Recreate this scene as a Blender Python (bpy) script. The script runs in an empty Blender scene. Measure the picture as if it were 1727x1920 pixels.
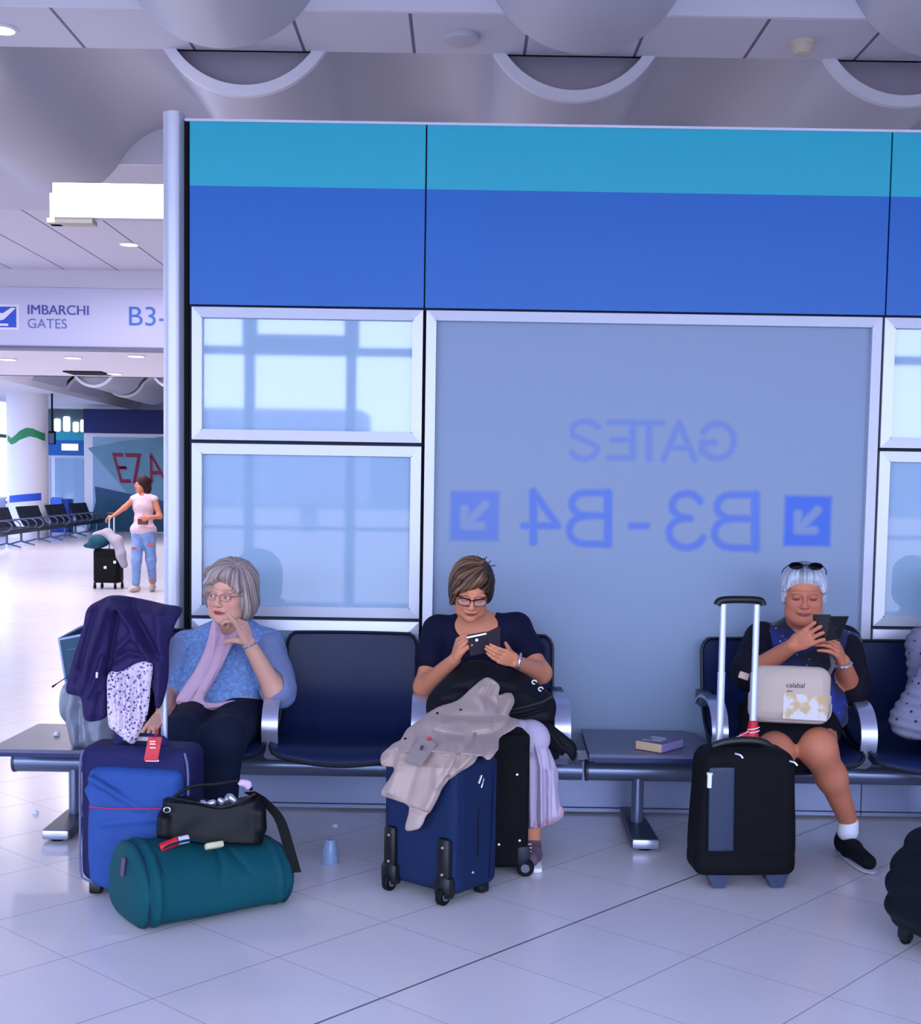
import bpy, bmesh, math, random
import numpy as np
from mathutils import Vector, Matrix
random.seed(7); RNG = np.random.RandomState(11)
sc = bpy.context.scene; COL = sc.collection
A = np.array; PI = math.pi

# ------------------------------------------------------------------ camera
FPX, CXP, CYP, EYE = 2436.0, 863.5, 1090.0, 1.6
PITCH, ROLL = 0.0732, 0.0158
_f = A([0, math.cos(PITCH), -math.sin(PITCH)]); _r = A([1., 0, 0]); _d = np.cross(_f, _r)
_c, _s = math.cos(ROLL), math.sin(ROLL)
RC = A([[_c, -_s, 0], [_s, _c, 0], [0, 0, 1]]) @ A([_r, _d, _f])
cam = bpy.data.cameras.new('camera'); camo = bpy.data.objects.new('camera', cam); COL.objects.link(camo)
M = Matrix.Identity(4)
for i in range(3):
    M[i][0], M[i][1], M[i][2] = RC[0][i], -RC[1][i], -RC[2][i]
M[0][3], M[1][3], M[2][3] = 0, 0, EYE
camo.matrix_world = M
cam.sensor_fit = 'VERTICAL'; cam.sensor_height = 24; cam.lens = FPX * 24 / 1920
cam.shift_y = (CYP - 960) / 1920; cam.shift_x = 0; cam.clip_start = .05; cam.clip_end = 400
sc.camera = camo
# ------------------------------------------------------------------ light
EXPOSURE = 0.08
SKY = 8.3
vs = sc.view_settings; vs.view_transform = 'Standard'; vs.look = 'None'; vs.exposure = EXPOSURE; vs.gamma = 1; vs.use_curve_mapping = False
w = bpy.data.worlds.new('sky'); sc.world = w; w.use_nodes = True; nt = w.node_tree; nt.nodes.clear()
wo = nt.nodes.new('ShaderNodeOutputWorld'); bg = nt.nodes.new('ShaderNodeBackground'); tc = nt.nodes.new('ShaderNodeTexCoord')
sp = nt.nodes.new('ShaderNodeSeparateXYZ'); cr = nt.nodes.new('ShaderNodeValToRGB'); mr = nt.nodes.new('ShaderNodeMapRange')
nt.links.new(tc.outputs['Generated'], sp.inputs[0]); nt.links.new(sp.outputs['Z'], mr.inputs[0])
mr.inputs[1].default_value = -.3; mr.inputs[2].default_value = .7
nt.links.new(mr.outputs[0], cr.inputs[0]); nt.links.new(cr.outputs[0], bg.inputs[0]); nt.links.new(bg.outputs[0], wo.inputs[0])
e = cr.color_ramp.elements
e[0].position = .28; e[0].color = (.20, .20, .27, 1)
e[1].position = .31; e[1].color = (.70, .80, 1, 1)
k = e.new(.95); k.color = (.42, .55, 1, 1)
bg.inputs[1].default_value = SKY
cy = sc.cycles
cy.max_bounces = 7; cy.diffuse_bounces = 4; cy.glossy_bounces = 3; cy.transmission_bounces = 6; cy.transparent_max_bounces = 8
cy.sample_clamp_indirect = 4; cy.caustics_reflective = False; cy.caustics_refractive = False
cy.use_denoising = True
def area(name, loc, rot, sx, sy, power, col=(1, 1, 1), portal=False):
    l = bpy.data.lights.new(name, 'AREA'); l.shape = 'RECTANGLE'; l.size = sx; l.size_y = sy; l.energy = power; l.color = col
    o = bpy.data.objects.new(name, l); COL.objects.link(o); o.location = loc; o.rotation_euler = rot
    if portal: l.cycles.is_portal = True
    return o
FY = -3.6            # glass facade behind the photographer
area('facade_portal', (-3.5, FY - .2, 2.35), (PI / 2, 0, 0), 21, 4.7, 1, portal=True).rotation_euler = (-PI / 2, 0, 0)
bpy.data.objects['facade_portal'].rotation_euler = (PI / 2, 0, 0)
area('side_portal', (-13.8, 22, 2.1), (0, -PI / 2, 0), 4.0, 34, 1, portal=True)
LAMP = (1.0, .90, .98)

# ------------------------------------------------------------------ projection helpers (photo pixel -> point at a real depth)
def ray(x, y): return RC.T @ A([(x - CXP) / FPX, (y - CYP) / FPX, 1.])
def PY(x, y, Y):
    d = ray(x, y); t = Y / d[1]; return A([d[0] * t, Y, EYE + d[2] * t])
def PZ(x, y, z=0.):
    d = ray(x, y); t = (z - EYE) / d[2]; return A([d[0] * t, d[1] * t, z])

# ------------------------------------------------------------------ materials
def lin(c):
    c = [v / 255. for v in c[:3]]
    return tuple((v / 12.92 if v <= .04045 else ((v + .055) / 1.055) ** 2.4) for v in c) + (1.,)
MATS = {}
def mat(name, col, rough=.6, metal=0., bump=0., bscale=60., var=0., vscale=8., sheen=0., spec=None, trans=0., ior=1.45, alpha=1., emit=None, estr=0., attr=None, aniso=None, coat=0.):
    if name in MATS: return MATS[name]
    m = bpy.data.materials.new(name); m.use_nodes = True; nt = m.node_tree; N = nt.nodes; L = nt.links
    b = N['Principled BSDF']; c = lin(col)
    b.inputs['Base Color'].default_value = c; b.inputs['Roughness'].default_value = rough; b.inputs['Metallic'].default_value = metal
    if spec is None: spec = .22 if rough >= .6 else .5
    b.inputs['Specular IOR Level'].default_value = spec; b.inputs['IOR'].default_value = ior
    b.inputs['Transmission Weight'].default_value = trans; b.inputs['Alpha'].default_value = alpha
    b.inputs['Sheen Weight'].default_value = sheen; b.inputs['Coat Weight'].default_value = coat
    if emit: b.inputs['Emission Color'].default_value = lin(emit); b.inputs['Emission Strength'].default_value = estr
    tcn = N.new('ShaderNodeTexCoord'); src = tcn.outputs['Object']
    if aniso:
        mp = N.new('ShaderNodeMapping'); mp.inputs['Scale'].default_value = aniso; L.new(src, mp.inputs[0]); src = mp.outputs[0]
    base = None
    if attr:
        an = N.new('ShaderNodeAttribute'); an.attribute_name = attr; base = an.outputs['Color']
    if var:
        n = N.new('ShaderNodeTexNoise'); n.inputs['Scale'].default_value = vscale; n.inputs['Detail'].default_value = 4; L.new(src, n.inputs[0])
        r = N.new('ShaderNodeMapRange'); r.inputs[1].default_value = .25; r.inputs[2].default_value = .75; r.inputs[3].default_value = 1 - var; r.inputs[4].default_value = 1 + var
        L.new(n.outputs[0], r.inputs[0])
        mx = N.new('ShaderNodeMix'); mx.data_type = 'RGBA'; mx.blend_type = 'MULTIPLY'; mx.inputs[0].default_value = 1
        cb = N.new('ShaderNodeCombineXYZ')
        for q in range(3): L.new(r.outputs[0], cb.inputs[q])
        if base is not None: L.new(base, mx.inputs[6])
        else: mx.inputs[6].default_value = c
        L.new(cb.outputs[0], mx.inputs[7]); base = mx.outputs[2]
    if base is not None: L.new(base, b.inputs['Base Color'])
    if bump:
        n = N.new('ShaderNodeTexNoise'); n.inputs['Scale'].default_value = bscale; n.inputs['Detail'].default_value = 3; L.new(src, n.inputs[0])
        bp = N.new('ShaderNodeBump'); bp.inputs['Strength'].default_value = bump; bp.inputs['Distance'].default_value = .002
        L.new(n.outputs[0], bp.inputs['Height']); L.new(bp.outputs[0], b.inputs['Normal'])
    MATS[name] = m; return m

# ------------------------------------------------------------------ mesh accumulation
def nrm(v): v = A(v, float); return v / (np.linalg.norm(v) + 1e-12)
def rotz(a): c, s = math.cos(a), math.sin(a); return A([[c, -s, 0], [s, c, 0], [0, 0, 1.]])
def rotx(a): c, s = math.cos(a), math.sin(a); return A([[1., 0, 0], [0, c, -s], [0, s, c]])
def roty(a): c, s = math.cos(a), math.sin(a); return A([[c, 0, s], [0, 1., 0], [-s, 0, c]])
class MB:
    def __init__(s): s.V = []; s.F = []; s.n = 0
    def add(s, V, F, R=None, T=None):
        V = A(V, float).reshape(-1, 3)
        if R is not None: V = V @ A(R).T
        if T is not None: V = V + A(T)
        s.V.append(V); s.F += [tuple(i + s.n for i in f) for f in F]; s.n += len(V); return s
    def box(s, c, d, R=None, r=0., seg=2):
        bm = bmesh.new(); bmesh.ops.create_cube(bm, size=1)
        for v in bm.verts: v.co = (v.co.x * d[0], v.co.y * d[1], v.co.z * d[2])
        if r > 0: bmesh.ops.bevel(bm, geom=bm.edges[:], offset=min(r, min(d) * .49), segments=seg, profile=.5, affect='EDGES')
        bm.verts.index_update()
        V = [tuple(v.co) for v in bm.verts]; F = [tuple(v.index for v in f.verts) for f in bm.faces]; bm.free()
        return s.add(V, F, R, c)
    def b2(s, p, q, r=0.):
        p = A(p, float); q = A(q, float); return s.box((p + q) / 2, np.abs(q - p), r=r)
    def tube(s, P, rad, n=10, flat=1., up=(0, 0, 1), cap=True, close=False):
        P = A(P, float); m = len(P); rad = np.ones(m) * rad if np.isscalar(rad) else A(rad, float)
        V = []; prev = None
        for i in range(m):
            a, b = (P[(i - 1) % m], P[(i + 1) % m]) if close else (P[max(i - 1, 0)], P[min(i + 1, m - 1)])
            t = nrm(b - a)
            if prev is None:
                u = A(up, float)
                if abs(u @ t) > .95: u = A([1., 0, 0]) if abs(t[0]) < .9 else A([0, 1., 0])
                x = nrm(np.cross(u, t))
            else: x = nrm(prev - (prev @ t) * t)
            prev = x; y = np.cross(t, x)
            for k in range(n):
                a_ = 2 * PI * k / n; V.append(P[i] + rad[i] * (math.cos(a_) * x + flat * math.sin(a_) * y))
        F = []
        for i in range(m if close else m - 1):
            j = (i + 1) % m
            for k in range(n):
                k2 = (k + 1) % n; F.append((i * n + k, i * n + k2, j * n + k2, j * n + k))
        if cap and not close: F.append(tuple(range(n - 1, -1, -1))); F.append(tuple((m - 1) * n + k for k in range(n)))
        return s.add(V, F)
    def lathe(s, prof, n=32, c=(0, 0, 0), R=None, cap=True):
        V = []; F = []; m = len(prof)
        for r, z in prof:
            for k in range(n): a = 2 * PI * k / n; V.append((r * math.cos(a), r * math.sin(a), z))
        for i in range(m - 1):
            for k in range(n): k2 = (k + 1) % n; F.append((i * n + k, i * n + k2, (i + 1) * n + k2, (i + 1) * n + k))
        if cap: F.append(tuple(range(n - 1, -1, -1))); F.append(tuple((m - 1) * n + k for k in range(n)))
        return s.add(V, F, R, c)
    def prism(s, poly, t, R=None, T=None):     # polygon in local x,z ; extruded along local y
        n = len(poly); V = [(p[0], 0, p[1]) for p in poly] + [(p[0], t, p[1]) for p in poly]
        F = [tuple(range(n)), tuple(range(2 * n - 1, n - 1, -1))] + [(i + n, (i + 1) % n + n, (i + 1) % n, i) for i in range(n)]
        return s.add(V, F, R, T)
    def sheet(s, G, th, close_u=False):        # G (nu,nv,3) -> closed shell of thickness th (grows along +normal)
        G = A(G, float); nu, nv = G.shape[:2]
        du = np.gradient(G, axis=0); dv = np.gradient(G, axis=1); N = np.cross(du, dv)
        N /= (np.linalg.norm(N, axis=2, keepdims=True) + 1e-12); H = G + N * (th if np.isscalar(th) else A(th)[..., None])
        V = np.concatenate([G.reshape(-1, 3), H.reshape(-1, 3)]); o = nu * nv; F = []
        ix = lambda i, j: i * nv + j
        for i in range(nu - 1):
            for j in range(nv - 1):
                F.append((ix(i, j), ix(i, j + 1), ix(i + 1, j + 1), ix(i + 1, j)))
                F.append((o + ix(i, j), o + ix(i + 1, j), o + ix(i + 1, j + 1), o + ix(i, j + 1)))
        for i in range(nu - 1):
            F.append((ix(i, 0), ix(i + 1, 0), o + ix(i + 1, 0), o + ix(i, 0)))
            F.append((ix(i, nv - 1), o + ix(i, nv - 1), o + ix(i + 1, nv - 1), ix(i + 1, nv - 1)))
        for j in range(nv - 1):
            F.append((ix(0, j), o + ix(0, j), o + ix(0, j + 1), ix(0, j + 1)))
            F.append((ix(nu - 1, j), ix(nu - 1, j + 1), o + ix(nu - 1, j + 1), o + ix(nu - 1, j)))
        return s.add(V, F)
    def xf(s, R, T): s.V = [v @ A(R).T + A(T) for v in s.V]; return s
    def all(s): return np.concatenate(s.V) if s.V else np.zeros((0, 3))

BASE = {}                                        # world position of every root
def link(name, V, F, m, parent=None, smooth=True, angle=40, col=None, flipfix=True):
    me = bpy.data.meshes.new(name); o = bpy.data.objects.new(name, me); COL.objects.link(o)
    V = A(V, float)
    if parent is not None:
        root = parent
        while root.parent is not None: root = root.parent
        V = V - BASE.get(root.name, A([0, 0, 0.])); o.parent = parent
    me.from_pydata(V.tolist(), [], F); me.update()
    if flipfix and len(F) < 30000:
        bm = bmesh.new(); bm.from_mesh(me); bmesh.ops.recalc_face_normals(bm, faces=bm.faces); bm.to_mesh(me); bm.free()
    if m is not None: me.materials.append(m)
    if smooth:
        me.shade_smooth() if hasattr(me, 'shade_smooth') else None
        try: me.set_sharp_from_angle(angle=math.radians(angle))
        except Exception: pass
    if col is not None:
        ca = me.color_attributes.new('Col', 'FLOAT_COLOR', 'POINT')
        c4 = np.ones((len(V), 4)); c4[:, :3] = col; ca.data.foreach_set('color', c4.ravel())
    return o
def part(name, mb, m, parent, label=None, **k):
    o = link(name, mb.all(), mb.F, m, parent, **k)
    if label: o['label'] = label
    return o
def thing(name, label, cat, loc=(0, 0, 0), group=None, kind=None):
    o = bpy.data.objects.new(name, None); COL.objects.link(o); o.location = loc; o.empty_display_size = .1
    BASE[o.name] = A(loc, float); o['label'] = label; o['category'] = cat
    if group: o['group'] = group
    if kind: o['kind'] = kind
    return o
def single(name, mb, m, label, cat, group=None, kind=None, **k):
    V = mb.all(); base = A([V[:, 0].mean(), V[:, 1].mean(), V[:, 2].min()])
    o = link(name, V - base, mb.F, m, **k); o.location = base; BASE[o.name] = base; o['label'] = label; o['category'] = cat
    if group: o['group'] = group
    if kind: o['kind'] = kind
    return o
def struct(name, mb, m, parent=None, **k):
    o = link(name, mb.all(), mb.F, m, parent, **k)
    if parent is None: o['kind'] = 'structure'; BASE[o.name] = A([0, 0, 0.])
    return o
def strempty(name):
    o = bpy.data.objects.new(name, None); COL.objects.link(o); o['kind'] = 'structure'; BASE[o.name] = A([0, 0, 0.]); return o
def copytree(o, parent=None):
    c = o.copy(); COL.objects.link(c)
    if parent is not None: c.parent = parent
    for ch in list(o.children): copytree(ch, c)
    return c
def textmesh(body, size, bold=0., ext=.001, sx=1.):
    cu = bpy.data.curves.new('t', 'FONT'); cu.body = body; cu.size = size; cu.extrude = ext; cu.offset = bold
    o = bpy.data.objects.new('t', cu); COL.objects.link(o); bpy.context.view_layer.update()
    dg = bpy.context.evaluated_depsgraph_get(); me = bpy.data.meshes.new_from_object(o.evaluated_get(dg))
    V = A([tuple(v.co) for v in me.vertices]); F = [tuple(p.vertices) for p in me.polygons]
    bpy.data.objects.remove(o); bpy.data.curves.remove(cu); bpy.data.meshes.remove(me)
    V[:, 0] *= sx
    return np.stack([V[:, 0], -V[:, 2], V[:, 1]], 1), F    # stands in x,z facing -y
def smooth_path(P, n=8, close=False):
    P = [A(p, float) for p in P]; out = []; m = len(P)
    for i in range(m if close else m - 1):
        p0 = P[(i - 1) % m] if close or i > 0 else P[0]; p1 = P[i]; p2 = P[(i + 1) % m]; p3 = P[(i + 2) % m] if close or i + 2 < m else P[-1]
        for k in range(n):
            t = k / n; out.append(.5 * (2 * p1 + (p2 - p0) * t + (2 * p0 - 5 * p1 + 4 * p2 - p3) * t * t + (3 * p1 - p0 - 3 * p2 + p3) * t ** 3))
    if not close: out.append(P[-1])
    return A(out)

# ------------------------------------------------------------------ signed-distance modelling
def sstep(e0, e1, x): t = np.clip((x - e0) / (e1 - e0 + 1e-12), 0, 1); return t * t * (3 - 2 * t)
def wavn(P, freq, seed=0, dirs=5):
    r = np.random.RandomState(seed); out = 0
    for i in range(dirs):
        d = r.randn(3); d /= np.linalg.norm(d); d = d * A(freq); out = out + np.sin(P @ d * (1 + .35 * r.rand()) + r.rand() * 6.28 + .8 * np.sin(P @ np.roll(d, 1) * .6 + i))
    return out / dirs
class Sdf:
    def __init__(s): s.p = []
    def cap(s, a, b, ra, rb=None, k=.02, sc=None, op='u'):
        a = A(a, float); b = A(b, float); rb = ra if rb is None else rb; S = A(sc if sc is not None else (1, 1, 1.), float)
        def f(P):
            pa = (P - a) / S; ba = (b - a) / S; h = np.clip((pa @ ba) / (ba @ ba + 1e-12), 0, 1)
            return (np.linalg.norm(pa - h[:, None] * ba, axis=1) - (ra + (rb - ra) * h)) * S.min()
        r = max(ra, rb) * S; s.p.append((f, np.minimum(a, b) - r, np.maximum(a, b) + r, k, op)); return s
    def chain(s, pts, rad, k=.02, sc=None, op='u'):
        for i in range(len(pts) - 1): s.cap(pts[i], pts[i + 1], rad[i], rad[i + 1], k, sc, op)
        return s
    def ell(s, c, r, R=None, k=.02, op='u'):
        c = A(c, float); r = A(r, float); R = np.eye(3) if R is None else A(R)
        def f(P):
            q = (P - c) @ R; k0 = np.linalg.norm(q / r, axis=1); k1 = np.linalg.norm(q / r ** 2, axis=1) + 1e-9
            return k0 * (k0 - 1) / k1
        e = np.abs(R) @ r; s.p.append((f, c - e, c + e, k, op)); return s
    def box(s, c, d, r=.01, R=None, k=.01, op='u'):
        c = A(c, float); d = A(d, float) / 2 - r; R = np.eye(3) if R is None else A(R)
        def f(P):
            q = np.abs((P - c) @ R) - d
            return np.linalg.norm(np.maximum(q, 0), axis=1) + np.minimum(q.max(1), 0) - r
        e = np.abs(R) @ (d + r); s.p.append((f, c - e, c + e, k, op)); return s
    def fn(s, f, lo, hi, k=.01, op='u'): s.p.append((f, A(lo, float), A(hi, float), k, op)); return s
    def copy(s): n = Sdf(); n.p = list(s.p); return n
    def mesh(s, h, lo=None, hi=None, off=0., disp=None, crop=None):
        us = [q for q in s.p if q[4] == 'u']
        L = np.min([q[1] for q in us], 0) - off - 3 * h if lo is None else A(lo, float); U = np.max([q[2] for q in us], 0) + off + 3 * h if hi is None else A(hi, float)
        n = np.ceil((U - L) / h).astype(int) + 1
        ax = [L[i] + h * np.arange(n[i]) for i in range(3)]; Fd = np.full(n, .08)
        for f, a, b, k, op in s.p:
            pad = k + abs(off) + 4 * h + .02
            i0 = np.clip(np.floor((a - pad - L) / h).astype(int), 0, n); i1 = np.clip(np.ceil((b + pad - L) / h).astype(int) + 1, 0, n)
            if (i1 <= i0).any(): continue
            sl = tuple(slice(i0[i], i1[i]) for i in range(3))
            X, Y, Z = np.meshgrid(ax[0][sl[0]], ax[1][sl[1]], ax[2][sl[2]], indexing='ij')
            d = f(np.stack([X.ravel(), Y.ravel(), Z.ravel()], 1)).reshape(X.shape); c = Fd[sl]
            if op == 'u': hh = np.clip(.5 + .5 * (c - d) / k, 0, 1); Fd[sl] = c * (1 - hh) + d * hh - k * hh * (1 - hh)
            elif op == 's': hh = np.clip(.5 - .5 * (c + d) / k, 0, 1); Fd[sl] = c * (1 - hh) - d * hh + k * hh * (1 - hh)
            elif op == 'i': hh = np.clip(.5 - .5 * (c - d) / k, 0, 1); Fd[sl] = c * (1 - hh) + d * hh + k * hh * (1 - hh)
        Fd -= off
        if disp is not None:
            m = np.abs(Fd) < .04; idx = np.argwhere(m); P = L + idx * h; Fd[m] += disp(P)
        return nets(Fd, L, h)
def nets(F, L, h):
    S = F < 0; n = A(F.shape)
    c = [S[i:n[0] - 1 + i, j:n[1] - 1 + j, k:n[2] - 1 + k] for i in (0, 1) for j in (0, 1) for k in (0, 1)]
    cnt = sum(x.astype(np.int8) for x in c); act = (cnt > 0) & (cnt < 8); cells = np.argwhere(act)
    idx = -np.ones(act.shape, int); idx[act] = np.arange(len(cells)); pos = np.zeros((len(cells), 3)); num = np.zeros(len(cells))
    cs = [(i, j, k) for i in (0, 1) for j in (0, 1) for k in (0, 1)]
    val = {q: F[cells[:, 0] + q[0], cells[:, 1] + q[1], cells[:, 2] + q[2]] for q in cs}
    for a in cs:
        for ax in range(3):
            if a[ax] == 0:
                b = list(a); b[ax] = 1; b = tuple(b); fa, fb = val[a], val[b]; m = (fa < 0) != (fb < 0)
                t = fa[m] / (fa[m] - fb[m]); p = np.tile(A(a, float), (m.sum(), 1)); p[:, ax] += t; pos[m] += p; num[m] += 1
    V = L + h * (cells + pos / np.maximum(num, 1)[:, None]); Q = []
    for ax in range(3):
        o = [x for x in range(3) if x != ax]; sa = [slice(None)] * 3; sb = [slice(None)] * 3
        sa[ax] = slice(0, -1); sb[ax] = slice(1, None); m = S[tuple(sa)] != S[tuple(sb)]
        e_ = np.argwhere(m); e_ = e_[(e_[:, o[0]] > 0) & (e_[:, o[1]] > 0) & (e_[:, o[0]] < n[o[0]] - 1) & (e_[:, o[1]] < n[o[1]] - 1)]
        def g(d0, d1): q = e_.copy(); q[:, o[0]] += d0; q[:, o[1]] += d1; return idx[q[:, 0], q[:, 1], q[:, 2]]
        q = np.stack([g(-1, -1), g(0, -1), g(0, 0), g(-1, 0)], 1); sg = S[e_[:, 0], e_[:, 1], e_[:, 2]]
        if ax == 1: sg = ~sg
        q[~sg] = q[~sg][:, ::-1]; Q.append(q)
    Q = np.concatenate(Q); Q = Q[(Q >= 0).all(1)]
    return V, Q
def relax(V, Q, it=1, lam=.5):
    for _ in range(it):
        acc = np.zeros_like(V); ct = np.zeros(len(V))
        for a in range(4):
            np.add.at(acc, Q[:, a], V[Q[:, (a + 1) % 4]]); np.add.at(ct, Q[:, a], 1)
            np.add.at(acc, Q[:, a], V[Q[:, (a + 3) % 4]]); np.add.at(ct, Q[:, a], 1)
        V = V * (1 - lam) + lam * acc / np.maximum(ct, 1)[:, None]
    return V
def slink(name, VQ, m, parent=None, col=None, rl=1):
    V, Q = VQ; V = relax(V, Q, rl) if rl else V
    return link(name, V, Q.tolist(), m, parent, smooth=True, angle=180, col=col, flipfix=False)
def ssingle(name, VQ, m, label, cat, group=None, rl=1, col=None, kind=None):
    V, Q = VQ; V = relax(V, Q, rl) if rl else V
    base = A([V[:, 0].mean(), V[:, 1].mean(), V[:, 2].min()])
    o = link(name, V - base, Q.tolist(), m, None, smooth=True, angle=180, flipfix=False, col=col(V) if callable(col) else col); o.location = base
    BASE[o.name] = base; o['label'] = label; o['category'] = cat
    if group: o['group'] = group
    if kind: o['kind'] = kind
    return o

# ================================================================== SETTING
WALL = (222, 220, 226)
m_white = mat('white_plaster', (242, 241, 248), .6)
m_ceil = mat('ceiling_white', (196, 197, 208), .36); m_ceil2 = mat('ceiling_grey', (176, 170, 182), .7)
m_grid = None
m_metal = mat('brushed_aluminium', (178, 180, 200), .33, metal=.75, spec=.6)
m_alu = mat('satin_aluminium_frame', (206, 208, 222), .34, metal=.3, spec=.6)
m_dark = mat('dark_gap', (14, 14, 20), .8)
m_teal = mat('teal_laminate', (28, 172, 192), .38, var=.02, vscale=2)
m_blue = mat('blue_laminate', (16, 101, 186), .38, var=.02, vscale=2)
m_glass = mat('back_painted_glass', (160, 188, 216), .03, spec=.8, ior=1.5, coat=.25)
m_plate = mat('kick_plate', (150, 160, 196), .35, metal=.35, bump=.15, bscale=200)

# floor with a diagonal grid of 50 cm tiles
def floor_mat():
    m = bpy.data.materials.new('porcelain_floor_tiles'); m.use_nodes = True; nt = m.node_tree; N = nt.nodes; L = nt.links; b = N['Principled BSDF']
    tcn = N.new('ShaderNodeTexCoord'); mp = N.new('ShaderNodeMapping'); mp.vector_type = 'POINT'
    T = .5015; yaw = math.radians(47.75); ox, oy = -.2259, 3.9555
    # u along a=(cos,sin), v along b=(sin,-cos)
    def dot(ax, ay, off):
        n = N.new('ShaderNodeVectorMath'); n.operation = 'DOT_PRODUCT'; n.inputs[1].default_value = (ax / T, ay / T, 0); L.new(tcn.outputs['Object'], n.inputs[0])
        a = N.new('ShaderNodeMath'); a.operation = 'ADD'; a.inputs[1].default_value = off; L.new(n.outputs['Value'], a.inputs[0]); return a.outputs[0]
    ca, sa = math.cos(yaw), math.sin(yaw)
    u = dot(ca, sa, -(ox * ca + oy * sa) / T + 100); v = dot(sa, -ca, -(ox * sa - oy * ca) / T + 100)
    def op(o, a, b_=None):
        n = N.new('ShaderNodeMath'); n.operation = o
        for i, x in enumerate([a, b_]):
            if x is None: continue
            if isinstance(x, (int, float)): n.inputs[i].default_value = x
            else: L.new(x, n.inputs[i])
        return n.outputs[0]
    def dist(c): f = op('FRACT', c); return op('MINIMUM', f, op('SUBTRACT', 1, f))
    du, dv = dist(u), dist(v)                       # distance to the joints (in tiles)
    def line(d, w):
        r = N.new('ShaderNodeMapRange'); r.inputs[1].default_value = w * .6; r.inputs[2].default_value = w * 1.4; r.inputs[3].default_value = 1; r.inputs[4].default_value = 0; L.new(d, r.inputs[0]); return r.outputs[0]
    lv = line(dv, .0032); lu = line(du, .0050)
    wide = op('MULTIPLY', line(op('ABSOLUTE', op('SUBTRACT', v, 100)), .0085), 1.0)
    dark = op('MAXIMUM', op('MULTIPLY', lv, .75), op('MAXIMUM', op('MULTIPLY', lu, .30), op('MULTIPLY', wide, .9)))
    cell = N.new('ShaderNodeTexWhiteNoise'); cb = N.new('ShaderNodeCombineXYZ'); L.new(op('FLOOR', u), cb.inputs[0]); L.new(op('FLOOR', v), cb.inputs[1]); L.new(cb.outputs[0], cell.inputs[0])
    nz = N.new('ShaderNodeTexNoise'); nz.inputs['Scale'].default_value = 3.2; nz.inputs['Detail'].default_value = 6; L.new(tcn.outputs['Object'], nz.inputs[0])
    nz2 = N.new('ShaderNodeTexNoise'); nz2.inputs['Scale'].default_value = 260; L.new(tcn.outputs['Object'], nz2.inputs[0])
    val = op('ADD', op('MULTIPLY', cell.outputs[0], .035), op('ADD', op('MULTIPLY', nz.outputs[0], .07), op('MULTIPLY', nz2.outputs[0], .05)))
    val = op('ADD', val, .90)
    mx = N.new('ShaderNodeMix'); mx.data_type = 'RGBA'; mx.blend_type = 'MULTIPLY'; mx.inputs[0].default_value = 1; mx.inputs[6].default_value = lin((236, 229, 233))
    c3 = N.new('ShaderNodeCombineXYZ')
    for q in range(3): L.new(val, c3.inputs[q])
    L.new(c3.outputs[0], mx.inputs[7])
    m2 = N.new('ShaderNodeMix'); m2.data_type = 'RGBA'; L.new(dark, m2.inputs[0]); L.new(mx.outputs[2], m2.inputs[6]); m2.inputs[7].default_value = lin((58, 50, 66))
    L.new(m2.outputs[2], b.inputs['Base Color']); b.inputs['Roughness'].default_value = .22; b.inputs['Specular IOR Level'].default_value = .55
    bp = N.new('ShaderNodeBump'); bp.inputs['Strength'].default_value = .5; bp.inputs['Distance'].default_value = .001; L.new(op('SUBTRACT', 1, dark), bp.inputs['Height']); L.new(bp.outputs[0], b.inputs['Normal'])
    return m
struct('floor', MB().b2((-14, FY, -.1), (7, 44, 0)), floor_mat(), smooth=False)

# ---- outer shell
ZT = 4.95
wl = MB()                                            # left side: strip of windows
wl.b2((-14.2, FY, 0), (-14, 44, .12)); wl.b2((-14.2, FY, 4.2), (-14, 44, ZT)); wl.b2((-14.2, FY, 0), (-14, 5, ZT)); wl.b2((-14.2, 43.6, 0), (-14, 44, ZT))
struct('wall_left', wl, m_white, smooth=False)
struct('wall_right', MB().b2((7, FY, 0), (7.2, 44, ZT)), m_white, smooth=False)
struct('wall_far', MB().b2((-14, 44, 0), (7, 44.2, ZT)), m_white, smooth=False)
m_mull = mat('grey_mullion', (96, 112, 130), .4, metal=.3)
wf = strempty('window_front')
q = MB()
for i in range(-10, 7):
    x = -1.39 + 1.256 * i; q.b2((x - .06, FY - .06, 0), (x + .06, FY + .06, ZT))
q.b2((-14, FY - .05, 0), (7, FY + .05, .12)); q.b2((-14, FY - .05, 3.18), (7, FY + .05, 3.28)); q.b2((-14, FY - .05, 1.02), (7, FY + .05, 1.07)); q.b2((-14, FY - .1, 4.75), (7, FY + .1, ZT))
q.b2((-2.65, FY - .08, 3.18), (-1.39, FY + .12, 3.42)); q.b2((-2.72, FY - .08, 3.2), (-2.56, FY + .12, 4.8)); q.b2((-1.47, FY - .08, 3.2), (-1.30, FY + .12, 4.8))
struct('window_frame', q, m_mull, wf, smooth=False)
q = MB()
for y in np.arange(6, 43.6, 1.65): q.b2((-14.05, y - .05, .1), (-13.93, y + .05, 4.2))
q.b2((-14.05, 5, 2.85), (-13.93, 43.6, 2.95)); q.b2((-14.05, 5, .85), (-13.93, 43.6, .92))
wsd = strempty('window_side'); struct('window_pane', MB().b2((-14.02, 5, .12), (-14.0, 43.6, 4.2)), mat('teal_tinted_glass', (30, 150, 190), .1, alpha=.38), wsd, smooth=False); struct('window_frame', q, m_mull, wsd, smooth=False)
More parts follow.
